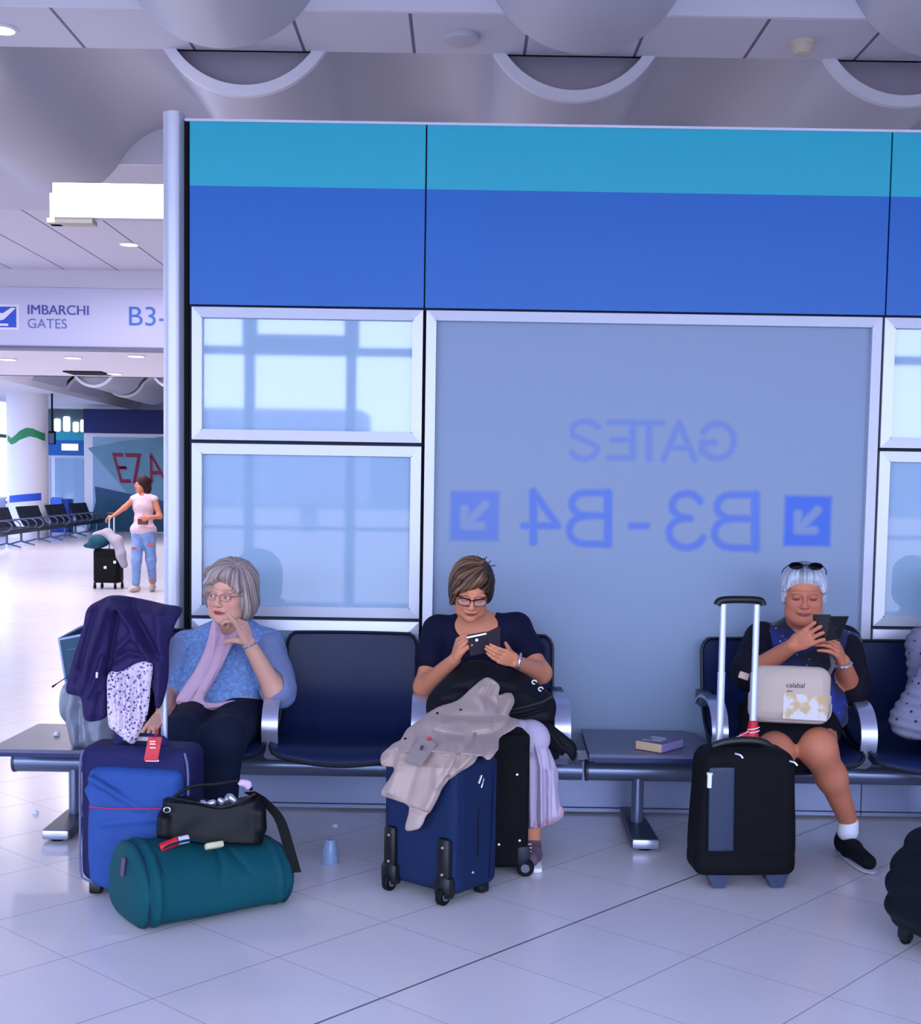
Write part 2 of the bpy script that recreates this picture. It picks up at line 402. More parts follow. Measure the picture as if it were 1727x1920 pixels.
# boarding bridge outside (seen mirrored in the glass)
jb = thing('boarding_bridge', 'grey ribbed boarding bridge outside behind the photographer, mirrored in the upper glass pane', 'boarding bridge', (-7, -30, 0))
q = MB(); q.b2((-16.5, -31.5, .9), (-3.1, -28.5, 3.95), r=.15)
for x in np.arange(-16.2, -3.4, .8): q.b2((x - .06, -28.52, 1.0), (x + .06, -28.4, 3.9))
part('tunnel', q, mat('bridge_grey', (150, 150, 176), .6), jb)
q = MB()
for x in (-14, -5): part('support', MB().b2((x - .25, -30.3, 0), (x + .25, -29.7, 1.95)), mat('bridge_grey', (150, 150, 176), .6), jb)
single('low_sky_blocker', MB().b2((-60, -70, 0), (50, -69, 4.6)), mat('blocker_grey', (100, 110, 130), .8), 'long grey box added outside to hide the low sky mirrored in the glass panes', 'sky blocker')  # added box, blocks the bright low sky from the pane reflections

# ---- ceiling
TR0, PER = -1.355, 1.99
def wavez(X, zl, amp):                      # alternating circular arcs: hanging troughs and raised crests
    q_ = PER / 4; R_ = (q_ * q_ + amp * amp) / (2 * amp); t = np.mod(X - TR0 + q_, PER); tr = t < 2 * q_; u = np.where(tr, t - q_, t - 3 * q_)
    a_ = R_ - np.sqrt(np.maximum(R_ * R_ - u * u, 1e-9)); return np.where(tr, zl + a_, zl + 2 * amp - a_)
ce = strempty('ceiling')
def wave(y0, y1, x0, x1, zl, amp=.29, th=.055, near=True, far=True):
    xs = np.arange(x0, x1, .03); ys = np.linspace(y0, y1, 3)
    G = np.zeros((len(xs), 3, 3)); G[:, :, 0] = xs[:, None]; G[:, :, 1] = ys; G[:, :, 2] = wavez(xs, zl, amp)[:, None]
    q = MB().sheet(G[:, ::-1], -th); V = q.all()
    if (V[:, 2].mean()) < G[:, :, 2].mean(): q = MB().sheet(G[:, ::-1], th)
    struct('ceiling_wave', q, m_ceil, ce, angle=60)
def endwall(y, x0, x1, zl, zb, zt, amp=.29, t=.05, above=True, m=None):   # closing panel over/under the wave line
    xs = np.arange(x0, x1, .05); z = wavez(xs, zl, amp); V = []; F = []
    for i, x in enumerate(xs):
        a, b = (zb, max(zb, z[i])) if not above else (z[i] + .02, max(z[i] + .02, zt))
        for yy in (y, y + t): V += [(x, yy, a), (x, yy, b)]
    for i in range(len(xs) - 1):
        o = 4 * i; F += [(o, o + 4, o + 5, o + 1), (o + 2, o + 3, o + 7, o + 6), (o, o + 2, o + 6, o + 4), (o + 1, o + 5, o + 7, o + 3)]
    struct('ceiling_end_panel', MB().add(V, F), m or m_ceil, ce, smooth=False)
def gridceil():
    m = bpy.data.materials.new('ceiling_panels'); m.use_nodes = True; nt = m.node_tree; N = nt.nodes; L = nt.links; b = N['Principled BSDF']
    tcn = N.new('ShaderNodeTexCoord'); s = N.new('ShaderNodeSeparateXYZ'); L.new(tcn.outputs['Object'], s.inputs[0])
    a = N.new('ShaderNodeMath'); a.operation = 'MULTIPLY_ADD'; a.inputs[1].default_value = 1 / .663; a.inputs[2].default_value = .51 + 50; L.new(s.outputs[0], a.inputs[0])
    f = N.new('ShaderNodeMath'); f.operation = 'FRACT'; L.new(a.outputs[0], f.inputs[0])
    c = N.new('ShaderNodeMath'); c.operation = 'LESS_THAN'; c.inputs[1].default_value = .03; L.new(f.outputs[0], c.inputs[0])
    mx = N.new('ShaderNodeMix'); mx.data_type = 'RGBA'; L.new(c.outputs[0], mx.inputs[0]); mx.inputs[6].default_value = lin((224, 224, 234)); mx.inputs[7].default_value = lin((116, 110, 132))
    L.new(mx.outputs[2], b.inputs['Base Color']); b.inputs['Roughness'].default_value = .7; return m
m_grid = gridceil()
wave(3.2, 7.34, -12, 7, 3.98, amp=.29); endwall(7.34, -12, 7, 3.98, 4.195, 0, above=False, t=.035, m=m_white)
wave(8.05, 10.9, -12, 7, 3.93, amp=.29)
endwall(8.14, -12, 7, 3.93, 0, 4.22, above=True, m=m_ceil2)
def lip(y, x0, x1, zl, amp=.29, th=.062, t=.05):  # white rim, painted brighter than the wave for the window light it catches
    xs = np.arange(x0, x1, .04); z = wavez(xs, zl, amp); dz = np.gradient(z, xs); nx_ = -dz / np.sqrt(1 + dz * dz); nz_ = 1 / np.sqrt(1 + dz * dz); V = []; F = []
    for i, x in enumerate(xs):
        for yy in (y, y + t): V += [(x, yy, z[i] - .004), (x + nx_[i] * th, yy, z[i] + nz_[i] * th)]
    for i in range(len(xs) - 1):
        o = 4 * i; F += [(o, o + 4, o + 5, o + 1), (o + 2, o + 3, o + 7, o + 6), (o, o + 2, o + 6, o + 4), (o + 1, o + 5, o + 7, o + 3)]
    struct('ceiling_lit_lip', MB().add(V, F), m_white, ce, smooth=False)
lip(8.03, -12, 7, 3.93); lip(32.95, -10.9, 7, 3.93); lip(35.95, -10.9, 7, 3.88)
# far end of band 2: white fascia hanging to the next flat strip, seen under the crests
endwall(10.9, -12, 7, 3.93, 4.195, 0, above=False, t=.04, m=m_white)
struct('ceiling_flat', MB().b2((-14, 7.38, 4.2), (7, 8.05, 4.26)), m_grid, ce, smooth=False)
struct('ceiling_flat', MB().b2((-14, 10.95, 4.2), (7, 12.8, 4.26)), m_ceil, ce, smooth=False)
struct('ceiling_flat', MB().b2((-14, 12.8, 4.2), (7, 16.35, 4.26)), m_grid, ce, smooth=False)
struct('ceiling_flat', MB().b2((-14, 16.56, 3.3), (7, 16.62, 4.26)).b2((-14, 16.35, 3.98), (7, 16.56, 4.26)), m_white, ce, smooth=False)
struct('ceiling_low', MB().b2((-14, 16.6, 3.3), (7, 21.6, 3.6)).b2((-14, 21.5, 3.3), (7, 21.6, 4.3)), m_white, ce, smooth=False)
struct('ceiling_flat', MB().b2((-10.9, 21.6, 4.2), (7, 33.0, 4.26)), m_white, ce, smooth=False)
wave(33.0, 35.6, -10.9, 7, 3.93); endwall(33.05, -10.9, 7, 3.93, 0, 4.22, above=True)
wave(36.0, 39.2, -10.9, 7, 3.88); endwall(36.1, -10.9, 7, 3.88, 0, 4.22, above=True)
struct('ceiling_flat', MB().b2((-14, 21.6, 3.93), (-10.9, 44, 4.3)), m_white, ce, smooth=False)
struct('ceiling_deck', MB().b2((-14.2, FY - .3, ZT), (7.2, 44.2, ZT + .1)), mat('dark_deck', (150, 128, 120), .9), ce, smooth=False)
struct('ceiling_flat', MB().b2((-14, FY, 4.2), (7, 3.2, 4.26)), m_ceil, ce, smooth=False)

# ---- partition wall (Y = 6.31)
WY = 6.31
def WX(px, py=850): return PY(px, py, WY)[0]
def WZ(px, py): return PY(px, py, WY)[2]
xa0, xa1 = WX(361), WX(790.5); xb0, xb1 = WX(796), WX(1642.5); xc0 = WX(1646.5); xc1 = xc0 + (xa1 - xa0)
xd0, xd1 = xc1 + .012, xc1 + .9
ztop, zmid, zbot = 3.315, 3.005, 2.44
wp = MB(); wp.b2((-1.34, WY + .02, .27), (3.9, WY + .12, 3.30))
struct('wall_back', wp, mat('partition_core', (60, 66, 84), .7), smooth=False)
fas = strempty('wall_fascia')
for i, (x0, x1) in enumerate([(xa0 - .012, xa1), (xa1 + .008, xb1 + .012), (xb1 + .02, 3.9)]):
    struct('teal_panel', MB().b2((x0, WY - .012, zmid), (x1, WY + .02, ztop - .012)), m_teal, fas, smooth=False)
    struct('blue_panel', MB().b2((x0, WY - .012, zbot + .008), (x1, WY + .02, zmid)), m_blue, fas, smooth=False)
struct('trim_1', MB().b2((-1.34, WY - .02, ztop - .012), (3.9, WY + .13, ztop)), m_alu, smooth=False)
# rounded end post
pr_ = [(-1.442 + .050 - .050 * math.cos(a), WY - .01 - .05 * math.sin(a)) for a in np.linspace(0, PI * .72, 14)]
q = MB(); pp = [(x, y) for x, y in pr_] + [(-1.345, WY + .0), (-1.345, WY + .13), (-1.442, WY + .13)]
V = [(x, y, 0) for x, y in pp] + [(x, y, 3.34) for x, y in pp]; n_ = len(pp)
q.add(V, [tuple(range(n_))[::-1], tuple(range(n_, 2 * n_))] + [(i, (i + 1) % n_, (i + 1) % n_ + n_, i + n_) for i in range(n_)])
struct('trim_2', q, m_alu, angle=30)
struct('trim_3', MB().b2((-1.345, WY - .004, .02), (-1.325, WY + .02, 3.31)), m_dark, smooth=False)
def frame(name, x0, x1, z0, z1, w=.052, pane=m_glass, wb=None, pname='pane'):
    w0 = strempty(name); y = WY; wb = wb or w; q = MB()
    # mitred picture frame with a rounded face
    for (a, b, c, d) in [((x0, z0), (x1, z0), (x1 - w, z0 + wb), (x0 + w, z0 + wb)), ((x1, z0), (x1, z1), (x1 - w, z1 - w), (x1 - w, z0 + wb)),
                         ((x1, z1), (x0, z1), (x0 + w, z1 - w), (x1 - w, z1 - w)), ((x0, z1), (x0, z0), (x0 + w, z0 + wb), (x0 + w, z1 - w))]:
        a, b, c, d = map(A, (a, b, c, d)); G = np.zeros((8, 2, 3))
        for i, t in enumerate([0, .02, .08, .3, .6, .92, .98, 1]):
            yy = y - .026 - .006 * t
            if i in (0, 7): yy = y + .005
            for j, (p, r_) in enumerate([(a, d), (b, c)]): pt = p + (r_ - p) * t; G[i, j] = (pt[0], yy, pt[1])
        q.sheet(G, .012)
    struct('window_frame', q, m_alu, w0, angle=50)
    if pane is not None: struct(pname, MB().b2((x0 + w * .8, y - .004, z0 + wb * .8), (x1 - w * .8, y + .014, z1 - w * .8)), pane, w0, smooth=False)
    return w0
frame('window_1', xa0, xa1, 1.803, 2.436); frame('window_2', xa0, xa1, .953, 1.787); frame('window_3', xa0, xa1, .27, .938)
frame('window_5', xc0, xc1, 1.815, 2.436); frame('window_6', xc0, xc1, .953, 1.80); frame('window_7', xc0, xc1, .27, .938)
wbig = frame('window_4', xb0, xb1, .27, 2.436, w=.05, pane=None)
frame('window_8', xd0, xd1, .27, 2.436, w=.05, pane=m_glass)
# dark shadow gaps between the frames
q = MB(); q.b2((xa1, WY, .27), (xb0, WY + .02, 2.44)); q.b2((xb1, WY, .27), (xc0, WY + .02, 2.44))
struct('trim_4', q, m_dark, smooth=False)
# frosted pane with the lettering of the far side showing through, soft and mirrored
def seg_arc(cx, cy, rx, ry, a0, a1, n=10): return [(cx + rx * math.cos(math.radians(a)), cy + ry * math.sin(math.radians(a))) for a in np.linspace(a0, a1, n)]
STR = []   # polylines in photo pixels, width px, strength
def S_(pts, w_, st): STR.append(([PY(x, y, WY)[[0, 2]] for x, y in pts], w_ / 386., st))
g, h_, wG = .42, .72, 10
S_([(1122, 800)] + seg_arc(1097, 806, 24, 16, -20, -180, 8) + [(1075, 818), (1098, 826), (1119, 838)] + seg_arc(1095, 843, 24, 18, 0, 160, 8), wG, g)   # S
S_([(1186, 792), (1186, 858)], wG + 2, g); S_([(1186, 792), (1143, 792)], wG, g); S_([(1186, 825), (1148, 825)], wG, g); S_([(1186, 858), (1141, 858)], wG, g)
S_([(1217, 794), (1217, 860)], wG + 2, g); S_([(1192, 793), (1242, 793)], wG, g)
S_([(1244, 862), (1273, 793), (1302, 862)], wG + 1, g); S_([(1256, 840), (1290, 840)], wG, g)
S_(seg_arc(1345, 827, 31, 33, -150, 150, 14) + [(1316, 848), (1316, 830), (1340, 830)], wG + 1, g)
S_([(1000, 922), (1000, 1016)], 14, h_); S_([(1000, 922), (1046, 986), (982, 986)], 12, h_)
S_([(1140, 924), (1140, 1020)], 15, h_); S_([(1140, 924), (1100, 924)] + seg_arc(1096, 945, 24, 21, -90, -270, 8) + [(1140, 968)], 12, h_); S_([(1100, 968)] + seg_arc(1096, 994, 29, 26, -90, -270, 8) + [(1140, 1020)], 12, h_)
S_([(1184, 986), (1212, 986)], 12, h_)
S_(seg_arc(1287, 948, 27, 23, -20, -180, 8) + seg_arc(1287, 948, 27, 23, 180, 100, 5) + [(1294, 972)], 12, h_); S_([(1294, 972)] + seg_arc(1287, 999, 33, 28, -90, -270, 9)[::1] + seg_arc(1287, 999, 33, 28, 90, 20, 5), 12, h_)
S_([(1416, 928), (1416, 1028)], 16, h_); S_([(1416, 928), (1376, 928)] + seg_arc(1370, 950, 26, 22, -90, -270, 8) + [(1416, 973)], 12, h_); S_([(1376, 973)] + seg_arc(1370, 1000, 31, 27, -90, -270, 8) + [(1416, 1028)], 12, h_)
nx, nz = 420, 230; x0, x1 = xb0 + .045, xb1 - .045; z0, z1 = .31, 2.39
gx = np.unique(np.concatenate([np.linspace(x0, PY(835, 900, WY)[0], 6), np.linspace(PY(835, 900, WY)[0], PY(1575, 900, WY)[0], nx), np.linspace(PY(1575, 900, WY)[0], x1, 4)]))
gz = np.unique(np.concatenate([np.linspace(z0, PY(1200, 1050, WY)[2], 8), np.linspace(PY(1200, 1050, WY)[2], PY(1200, 770, WY)[2], 170), np.linspace(PY(1200, 770, WY)[2], z1, 8)]))
X, Z = np.meshgrid(gx, gz, indexing='ij'); P2 = np.stack([X.ravel(), Z.ravel()], 1); ink = np.zeros(len(P2))
for pts, w_, st in STR:
    d = np.full(len(P2), 9.)
    for a, b in zip(pts[:-1], pts[1:]):
        ba = b - a; t = np.clip(((P2 - a) @ ba) / (ba @ ba + 1e-9), 0, 1); d = np.minimum(d, np.linalg.norm(P2 - a - t[:, None] * ba, axis=1))
    ink = np.maximum(ink, st * (1 - sstep(w_ * .5 - .010, w_ * .5 + .014, d)))
def boxink(px0, py0, px1, py1, st):
    global ink
    a = PY(px0, py1, WY); b = PY(px1, py0, WY); c = (a + b)[[0, 2]] / 2; hs = np.abs(b - a)[[0, 2]] / 2
    q = np.abs(P2 - c) - hs; d = q.max(1); box = 1 - sstep(-.012, .014, d)
    # arrow (points down and away, mirrored) left clear
    ar = np.full(len(P2), 9.); s_ = hs[0]
    for p, r_ in [((.42, .48), (-.42, -.40)), ((-.42, -.40), (.30, -.40)), ((-.42, -.40), (-.42, .30))]:
        a_ = c + A(p) * s_; b_ = c + A(r_) * s_; ba = b_ - a_; t = np.clip(((P2 - a_) @ ba) / (ba @ ba), 0, 1); ar = np.minimum(ar, np.linalg.norm(P2 - a_ - t[:, None] * ba, axis=1))
    ink = np.maximum(ink, st * box * (1 - .8 * (1 - sstep(.008, .034, ar))))
boxink(844, 922, 936, 1013, .62); boxink(1469, 931, 1559, 1023, .98)
b0 = A(lin((142, 160, 188))[:3]); b1 = A(lin((70, 112, 214))[:3])
colr = b0 * (1 - ink[:, None]) + b1 * ink[:, None]
V = np.stack([X.ravel(), np.full(len(P2), WY - .003), Z.ravel()], 1); nxx, nzz = len(gx), len(gz)
F = [(i * nzz + j, (i + 1) * nzz + j, (i + 1) * nzz + j + 1, i * nzz + j + 1) for i in range(nxx - 1) for j in range(nzz - 1)]
m_frost = mat('frosted_glass', (142, 160, 188), .42, attr='Col', spec=.35)
o = link('frosted_pane', V, F, m_frost, wbig, smooth=False, col=colr, flipfix=False)
q = MB().b2((x0, WY + .0, z0), (x1, WY + .014, z1)); struct('pane_back', q, m_frost, wbig, smooth=False)
for o_ in [o_ for o_ in wbig.children if o_.name.startswith('pane_back')]:
    ca = o_.data.color_attributes.new('Col', 'FLOAT_COLOR', 'POINT'); ca.data.foreach_set('color', list(lin((142, 160, 188))) * len(o_.data.vertices))
# skirting plates
for i, (x0, x1) in enumerate([(-1.345, -.19), (-.187, 1.985), (1.99, 3.9)]):
    q = MB(); q.b2((x0, WY - .012, .035), (x1, WY + .1, .262)); q.b2((x0, WY - .018, .012), (x1, WY + .1, .03)); struct('baseboard_%s' % ('left', 'middle', 'right')[i], q, m_plate, smooth=False)
# ---- ceiling fittings
q = MB().lathe([(.10, 0), (.105, .012), (.09, .02)], 32, c=tuple(PZ(865, 68, 4.18)))
c_ = PZ(865, 67, 4.2); dsk = thing('ceiling_vent', 'round white disc vent on the flat ceiling strip above the blue panels', 'vent', (c_[0], c_[1], 4.17))
part('vent_disc', MB().lathe([(.06, -.012), (.105, -.004), (.11, .012), (.11, .03)], 32, c=tuple(c_ - A([0, 0, .03]))), m_ceil, dsk)
c_ = PZ(1505, 78, 4.2); sd = thing('smoke_detector', 'cream smoke detector on the ceiling strip at the upper right', 'smoke detector', (c_[0], c_[1], 4.1))
m_cream = mat('cream_plastic', (226, 214, 190), .5)
part('detector_base', MB().lathe([(.065, -.02), (.07, 0)], 28, c=tuple(c_)), m_cream, sd)
part('detector_head', MB().lathe([(.02, -.075), (.045, -.07), (.058, -.045), (.06, -.02)], 28, c=tuple(c_)), m_cream, sd)
m_lamp = mat('lamp_lens', (255, 255, 255), .4, emit=(255, 250, 255), estr=9)
def downlight(px, py, z, lab, r=.07, on=True):
    c = PZ(px, py, z); t = thing('downlight', lab, 'ceiling light', (c[0], c[1], z), 'round downlights in the ceiling')
    part('lamp_ring', MB().tube([(c[0] + r * math.cos(a), c[1] + r * math.sin(a), z - .005) for a in np.linspace(0, 2 * PI, 24, endpoint=False)], .012, 6, close=True), m_white, t)
    part('lamp_lens', MB().lathe([(r * .9, -.006), (r * .9, .01)], 24, c=tuple(c)), m_lamp, t)
    if on:
        l = bpy.data.lights.new('lamp_light', 'AREA'); l.shape = 'DISK'; l.size = r * 2; l.energy = on; l.color = LAMP; o = bpy.data.objects.new('lamp_light', l); COL.objects.link(o)
        o.parent = t; o.location = (0, 0, -.03)
downlight(242, 457, 4.2, 'bright downlight left of the post, in the grooved ceiling above the white gate sign', .10, on=25)
downlight(3, 53, 4.2, 'downlight cut by the top left edge of the photo', .08, on=25)
downlight(14, 673, 3.3, 'left downlight of the front row below the white gate sign', .12, 30); downlight(137, 670, 3.3, 'middle downlight of the front row below the white gate sign', .12, 30)
downlight(255, 667, 3.3, 'right downlight of the front row, below the B3 on the white sign', .12, 30); downlight(215, 700, 3.3, 'single downlight of the second row beside the dark slot', .12, 30)
c_ = PZ(162, 698, 3.3); single('ceiling_slot', MB().b2((c_[0] - .30, c_[1] - .25, 3.28), (c_[0] + .3, c_[1] + .35, 3.30)), m_dark, 'dark rectangular slot vent in the low white ceiling', 'vent')
# fill lights added under the hall ceiling, without any fittings
for (x, y, z, p) in [(-3.5, 14, 4.1, 60), (-8, 14, 4.1, 60), (-6.5, 25, 4.1, 110), (-9, 29, 4.1, 110), (-7, 31.5, 4.1, 110)]:
    area('hall_fill_light', (x, y, z), (0, 0, 0), 1.2, .3, p, LAMP)
# lit sign box next to the post
m_lit = mat('lit_white_acrylic', (255, 255, 255), .4, emit=(250, 250, 255), estr=1.6)
a = PY(98, 342, 8.4); b = PY(420, 420, 8.4)
ls = thing('light_box_sign', 'glowing blank white light box hanging beside the post', 'illuminated sign', ((a[0] + b[0]) / 2, 8.45, b[2]))
part('sign_face', MB().b2((a[0], 8.40, b[2] + .03), (b[0], 8.42, a[2]), r=.004), m_lit, ls)
part('sign_body', MB().b2((a[0], 8.42, b[2] + .03), (b[0], 8.5, a[2]), r=.004), m_alu, ls)
part('hanger', MB().b2((a[0] - .05, 8.5, b[2] + .0), (a[0] + .02, 8.56, b[2] + .2)).b2((a[0] - .05, 8.44, b[2] - .0), (a[0] + .24, 8.56, b[2] + .03)), m_cream, ls)
part('wall_arm', MB().b2((-1.12, WY + .10, 3.12), (-1.07, 8.47, 3.17)).b2((-1.12, 8.43, 3.12), (-1.07, 8.49, b[2] + .12)), m_cream, ls)

# ================================================================== GATE SIGN AND FAR HALL
def flat_text(body, px, py, Y, capz, m, parent, name='lettering', bold=0., sx=1., skew=0., yoff=-.004):
    V, F = textmesh(body, 1., bold=bold, ext=.002, sx=sx); V = A(V)
    hgt = V[:, 2].max() - V[:, 2].min() if len(body) > 1 else .7
    s = capz / .70; p = PY(px, py, Y); V[:, [0, 2]] *= s; V[:, 0] += skew * V[:, 2]; V[:, 1] = V[:, 1] * .002
    V = V + A([p[0], Y + yoff, p[2]]); return link(name, V, F, m, parent, smooth=False)
m_board = mat('sign_board_white', (205, 208, 236), .45)
m_ink1 = mat('sign_blue_bold', (70, 84, 170), .5); m_ink2 = mat('sign_blue_light', (104, 120, 190), .5); m_ink3 = mat('sign_cyan_blue', (66, 120, 210), .5)
m_pure = mat('white_print', (240, 242, 252), .5); m_royal = mat('royal_blue_print', (44, 90, 208), .5)
SY = 16.25; p0 = PY(-60, 540, SY); p1 = PY(420, 652, SY)
gs = thing('gate_sign', 'long white overhead gates sign with blue lettering, left of the post', 'overhead sign', (-4.9, SY, 3.24))
part('sign_board', MB().b2((p0[0], SY, 3.245), (p1[0], SY + .3, 3.965), r=.01), m_board, gs)
part('lower_rail', MB().b2((p0[0], SY - .01, 3.215), (p1[0], SY + .31, 3.245)), mat('grey_rail', (110, 112, 140), .5), gs)
flat_text('IMBARCHI', 50, 589, SY, PY(50, 571, SY)[2] - PY(50, 589, SY)[2], m_ink1, gs, bold=0, sx=1.02)
flat_text('IMBARCHI', 50.8, 589, SY, PY(50, 571, SY)[2] - PY(50, 589, SY)[2], m_ink1, gs, bold=0, sx=1.02, yoff=-.005)
flat_text('GATES', 51, 615, SY, PY(50, 597, SY)[2] - PY(50, 615, SY)[2], m_ink2, gs, sx=1.0)
flat_text('B3-B4', 238, 610, SY, PY(50, 574, SY)[2] - PY(50, 610, SY)[2], m_ink3, gs, sx=1.08)
a = PY(-14, 618, SY); b = PY(36, 571, SY)
part('pictogram', MB().b2((a[0], SY - .006, a[2]), (b[0], SY + .002, b[2]), r=.003), m_pure, gs, label='white framed departure pictogram')
part('pictogram_field', MB().b2((a[0] + .02, SY - .010, a[2] + .03), (b[0] - .035, SY - .004, b[2] - .03)), m_royal, gs)
q = MB()
pl = [PY(x, y, SY)[[0, 2]] for x, y in [(-10, 586), (0, 586), (5, 588), (22, 577), (30, 578), (8, 599), (-2, 602), (-10, 600)]]
q.prism([(p[0], p[1]) for p in pl], .004, T=(0, SY - .014, 0))
q.b2(tuple(PY(-10, 611, SY) * A([1, 0, 1]) + A([0, SY - .014, 0])), tuple(PY(16, 607, SY) * A([1, 0, 1]) + A([0, SY - .008, 0]))); part('plane_symbol', q, m_pure, gs, smooth=False)

# column with a painted green wave and blue band
cx_, cy_, cr_ = -12.0, 36.0, .55
col_ = strempty('trim_5'); struct('column_shaft', MB().lathe([(cr_, 0), (cr_, 4.0)], 48, c=(cx_, cy_, 0)), m_white, col_, angle=30)
def colband(fz0, fz1, a0, a1, m, name):
    aa = np.linspace(math.radians(a0), math.radians(a1), 40); G = np.zeros((40, 2, 3))
    for i, t in enumerate(aa):
        u_ = i / 39.; G[i, 0] = (cx_ + cr_ * 1.004 * math.cos(t), cy_ + cr_ * 1.004 * math.sin(t), fz0(u_)); G[i, 1] = (cx_ + cr_ * 1.004 * math.cos(t), cy_ + cr_ * 1.004 * math.sin(t), fz1(u_))
    struct(name, MB().sheet(G, .004), m, col_)
zc = lambda py: PY(52, py, cy_ - cr_)[2]
def colpaint(top, bot, a0, a1, m, name):
    f_ = lambda T: (lambda u: zc(np.interp(52 + 37 * math.cos(math.radians(a0 + (a1 - a0) * u)), [t[0] for t in T], [t[1] for t in T])))
    colband(f_(bot), f_(top), a0, a1, m, name)
colpaint([(20, 812), (24, 816), (33, 822), (42, 816), (50, 808), (62, 802), (72, 803), (87, 811)], [(20, 822), (24, 827), (33, 834), (42, 831), (50, 825), (67, 818), (77, 820), (88, 826)], -140, -16, mat('green_band', (46, 150, 100), .5), 'green_wave_band')
colpaint([(20, 931), (83, 924)], [(20, 944), (83, 938)], -132, -33, m_royal, 'blue_band')

# far poster wall
PWY = 40.5; m_navyp = mat('navy_panel', (26, 40, 104), .5)
xl, xr = -11.75, -4.5
struct('wall_poster', MB().b2((xl, PWY, 0), (xr, PWY + .3, 3.06)), m_white, smooth=False)
struct('trim_6', MB().b2((xl, PWY - .05, 3.06), (xr, PWY + .3, 3.80)), m_navyp, smooth=False)
po = thing('wall_poster_print', 'large teal poster of a ship bow with red letters on the far wall', 'poster', (-9, PWY - .03, .08))
def P40(x, y): p = PY(x, y, PWY - .03); return (p[0], p[2])
part('poster_sheet', MB().b2((xl + .28, PWY - .03, .06), (xr + .1, PWY, 2.94)), mat('poster_sky', (150, 184, 214), .4, var=.12, vscale=.8), po, smooth=False)
def pp_(pts, m, name, off): part(name, MB().prism([P40(*p) for p in pts], .004, T=(0, PWY - .03 - off, 0)), m, po, smooth=False)
pp_([(166, 997), (172, 970), (180, 940), (178, 913), (330, 958), (330, 997)], mat('poster_sea', (30, 84, 108), .5, var=.3, vscale=2.5), 'poster_sea', .006)
pp_([(178, 912), (184, 926), (330, 962), (330, 944)], mat('poster_hull', (44, 84, 128), .5), 'poster_hull', .012)
pp_([(165, 840), (225, 828), (330, 816), (330, 944), (240, 925), (200, 880)], mat('poster_teal', (112, 160, 182), .5, var=.15, vscale=1.5), 'poster_sail', .010)
m_redp = mat('poster_red', (150, 40, 80), .5)
V, F = textmesh('EZAC', 1., bold=.0, ext=.002); p = P40(207, 905); V = A(V); s = 2.05
V[:, 0] *= s * .42; V[:, 2] *= s * .66; V[:, 0] -= .28 * V[:, 2]; V[:, 1] *= .001
link('poster_letters', V + A([p[0] + .25, PWY - .05, p[1]]), F, m_redp, po, smooth=False)
# glazed booth left of the poster
BY = 41.5
struct('wall_booth', MB().b2((-14, BY, 0), (xl, BY + .2, 2.95)), m_white, smooth=False)
bz = strempty('window_booth'); a = PY(103, 858, BY); b = PY(158, 955, BY)
struct('booth_pane', MB().b2((a[0], BY - .03, .1), (b[0], BY, a[2])), m_glass, bz, smooth=False)
struct('booth_pane', MB().b2((-13.9, BY - .03, .1), (a[0] - .15, BY, a[2])), mat('pale_glass', (190, 205, 235), .2), bz, smooth=False)
a = PY(80, 853, BY); b = PY(158, 826, BY); c = PY(158, 811, BY)
struct('trim_7', MB().b2((-14, BY - .06, a[2]), (xl, BY + .2, b[2])), m_blue, smooth=False)
struct('trim_8', MB().b2((-14, BY - .05, b[2]), (xl, BY + .2, c[2])), m_teal, smooth=False)
a = PY(117, 832, BY); b = PY(148, 845, BY)
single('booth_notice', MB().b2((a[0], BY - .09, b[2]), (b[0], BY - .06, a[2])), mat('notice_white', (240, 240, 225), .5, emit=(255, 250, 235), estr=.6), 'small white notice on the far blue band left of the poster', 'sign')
for i, (x0, x1, y0, y1) in enumerate([(102, 113, 785, 809), (119, 131, 781, 809), (137, 147, 791, 810), (151, 160, 787, 810)]):
    a = PY(x0, y1, BY + 1.4); b = PY(x1, y0, BY + 1.4)
    single('window_light', MB().box(((a[0] + b[0]) / 2, BY + 1.4, (a[2] + b[2]) / 2), (b[0] - a[0], .1, b[2] - a[2]), r=.04), mat('bright_lamp', (255, 255, 255), .5, emit=(255, 255, 255), estr=2.2),
           '%s bright upright lamp from the white column, above the far teal band' % ('first', 'second', 'third', 'fourth')[i], 'lamp', group='bright lamps above the far booth')
struct('wall_clerestory', MB().b2((-14, BY + 1.46, 0), (xl, BY + 1.6, 3.9)), mat('dark_teal_glazing', (70, 96, 112), .4), smooth=False)
a = PY(90, 808, 35.5); b = PY(103, 833, 35.5)
tv = thing('wall_monitor', 'dark monitor hung just right of the white column', 'monitor', (a[0] + .1, 35.5, b[2]))
part('monitor_case', MB().b2((a[0], 35.5, b[2]), (b[0], 35.6, a[2]), r=.01), m_dark, tv); part('screen', MB().b2((a[0] + .02, 35.49, b[2] + .02), (b[0] - .02, 35.5, a[2] - .06)), mat('screen_blue', (70, 84, 130), .3), tv)
part('hanger', MB().b2((a[0] + .08, 35.53, a[2]), (a[0] + .12, 35.57, 3.95)), m_dark, tv)
a = PZ(95, 1012); k = thing('service_kiosk', 'royal blue kiosk behind the far seats, right of the column', 'kiosk', (-11.0, 39.5, 0))
a = PY(94, 932, 39.5); b = PY(129, 960, 39.5)
part('kiosk_body', MB().b2((a[0], 39.5, 0), (b[0], 40.0, a[2] - .05), r=.02), mat('kiosk_blue', (34, 66, 160), .5), k); part('kiosk_panel', MB().b2((a[0] + .05, 39.46, b[2] - .1), (b[0] - .2, 39.5, a[2])), mat('kiosk_bright', (70, 120, 226), .4), k)
a = PY(-40, 940, 33); b = PY(22, 990, 33)
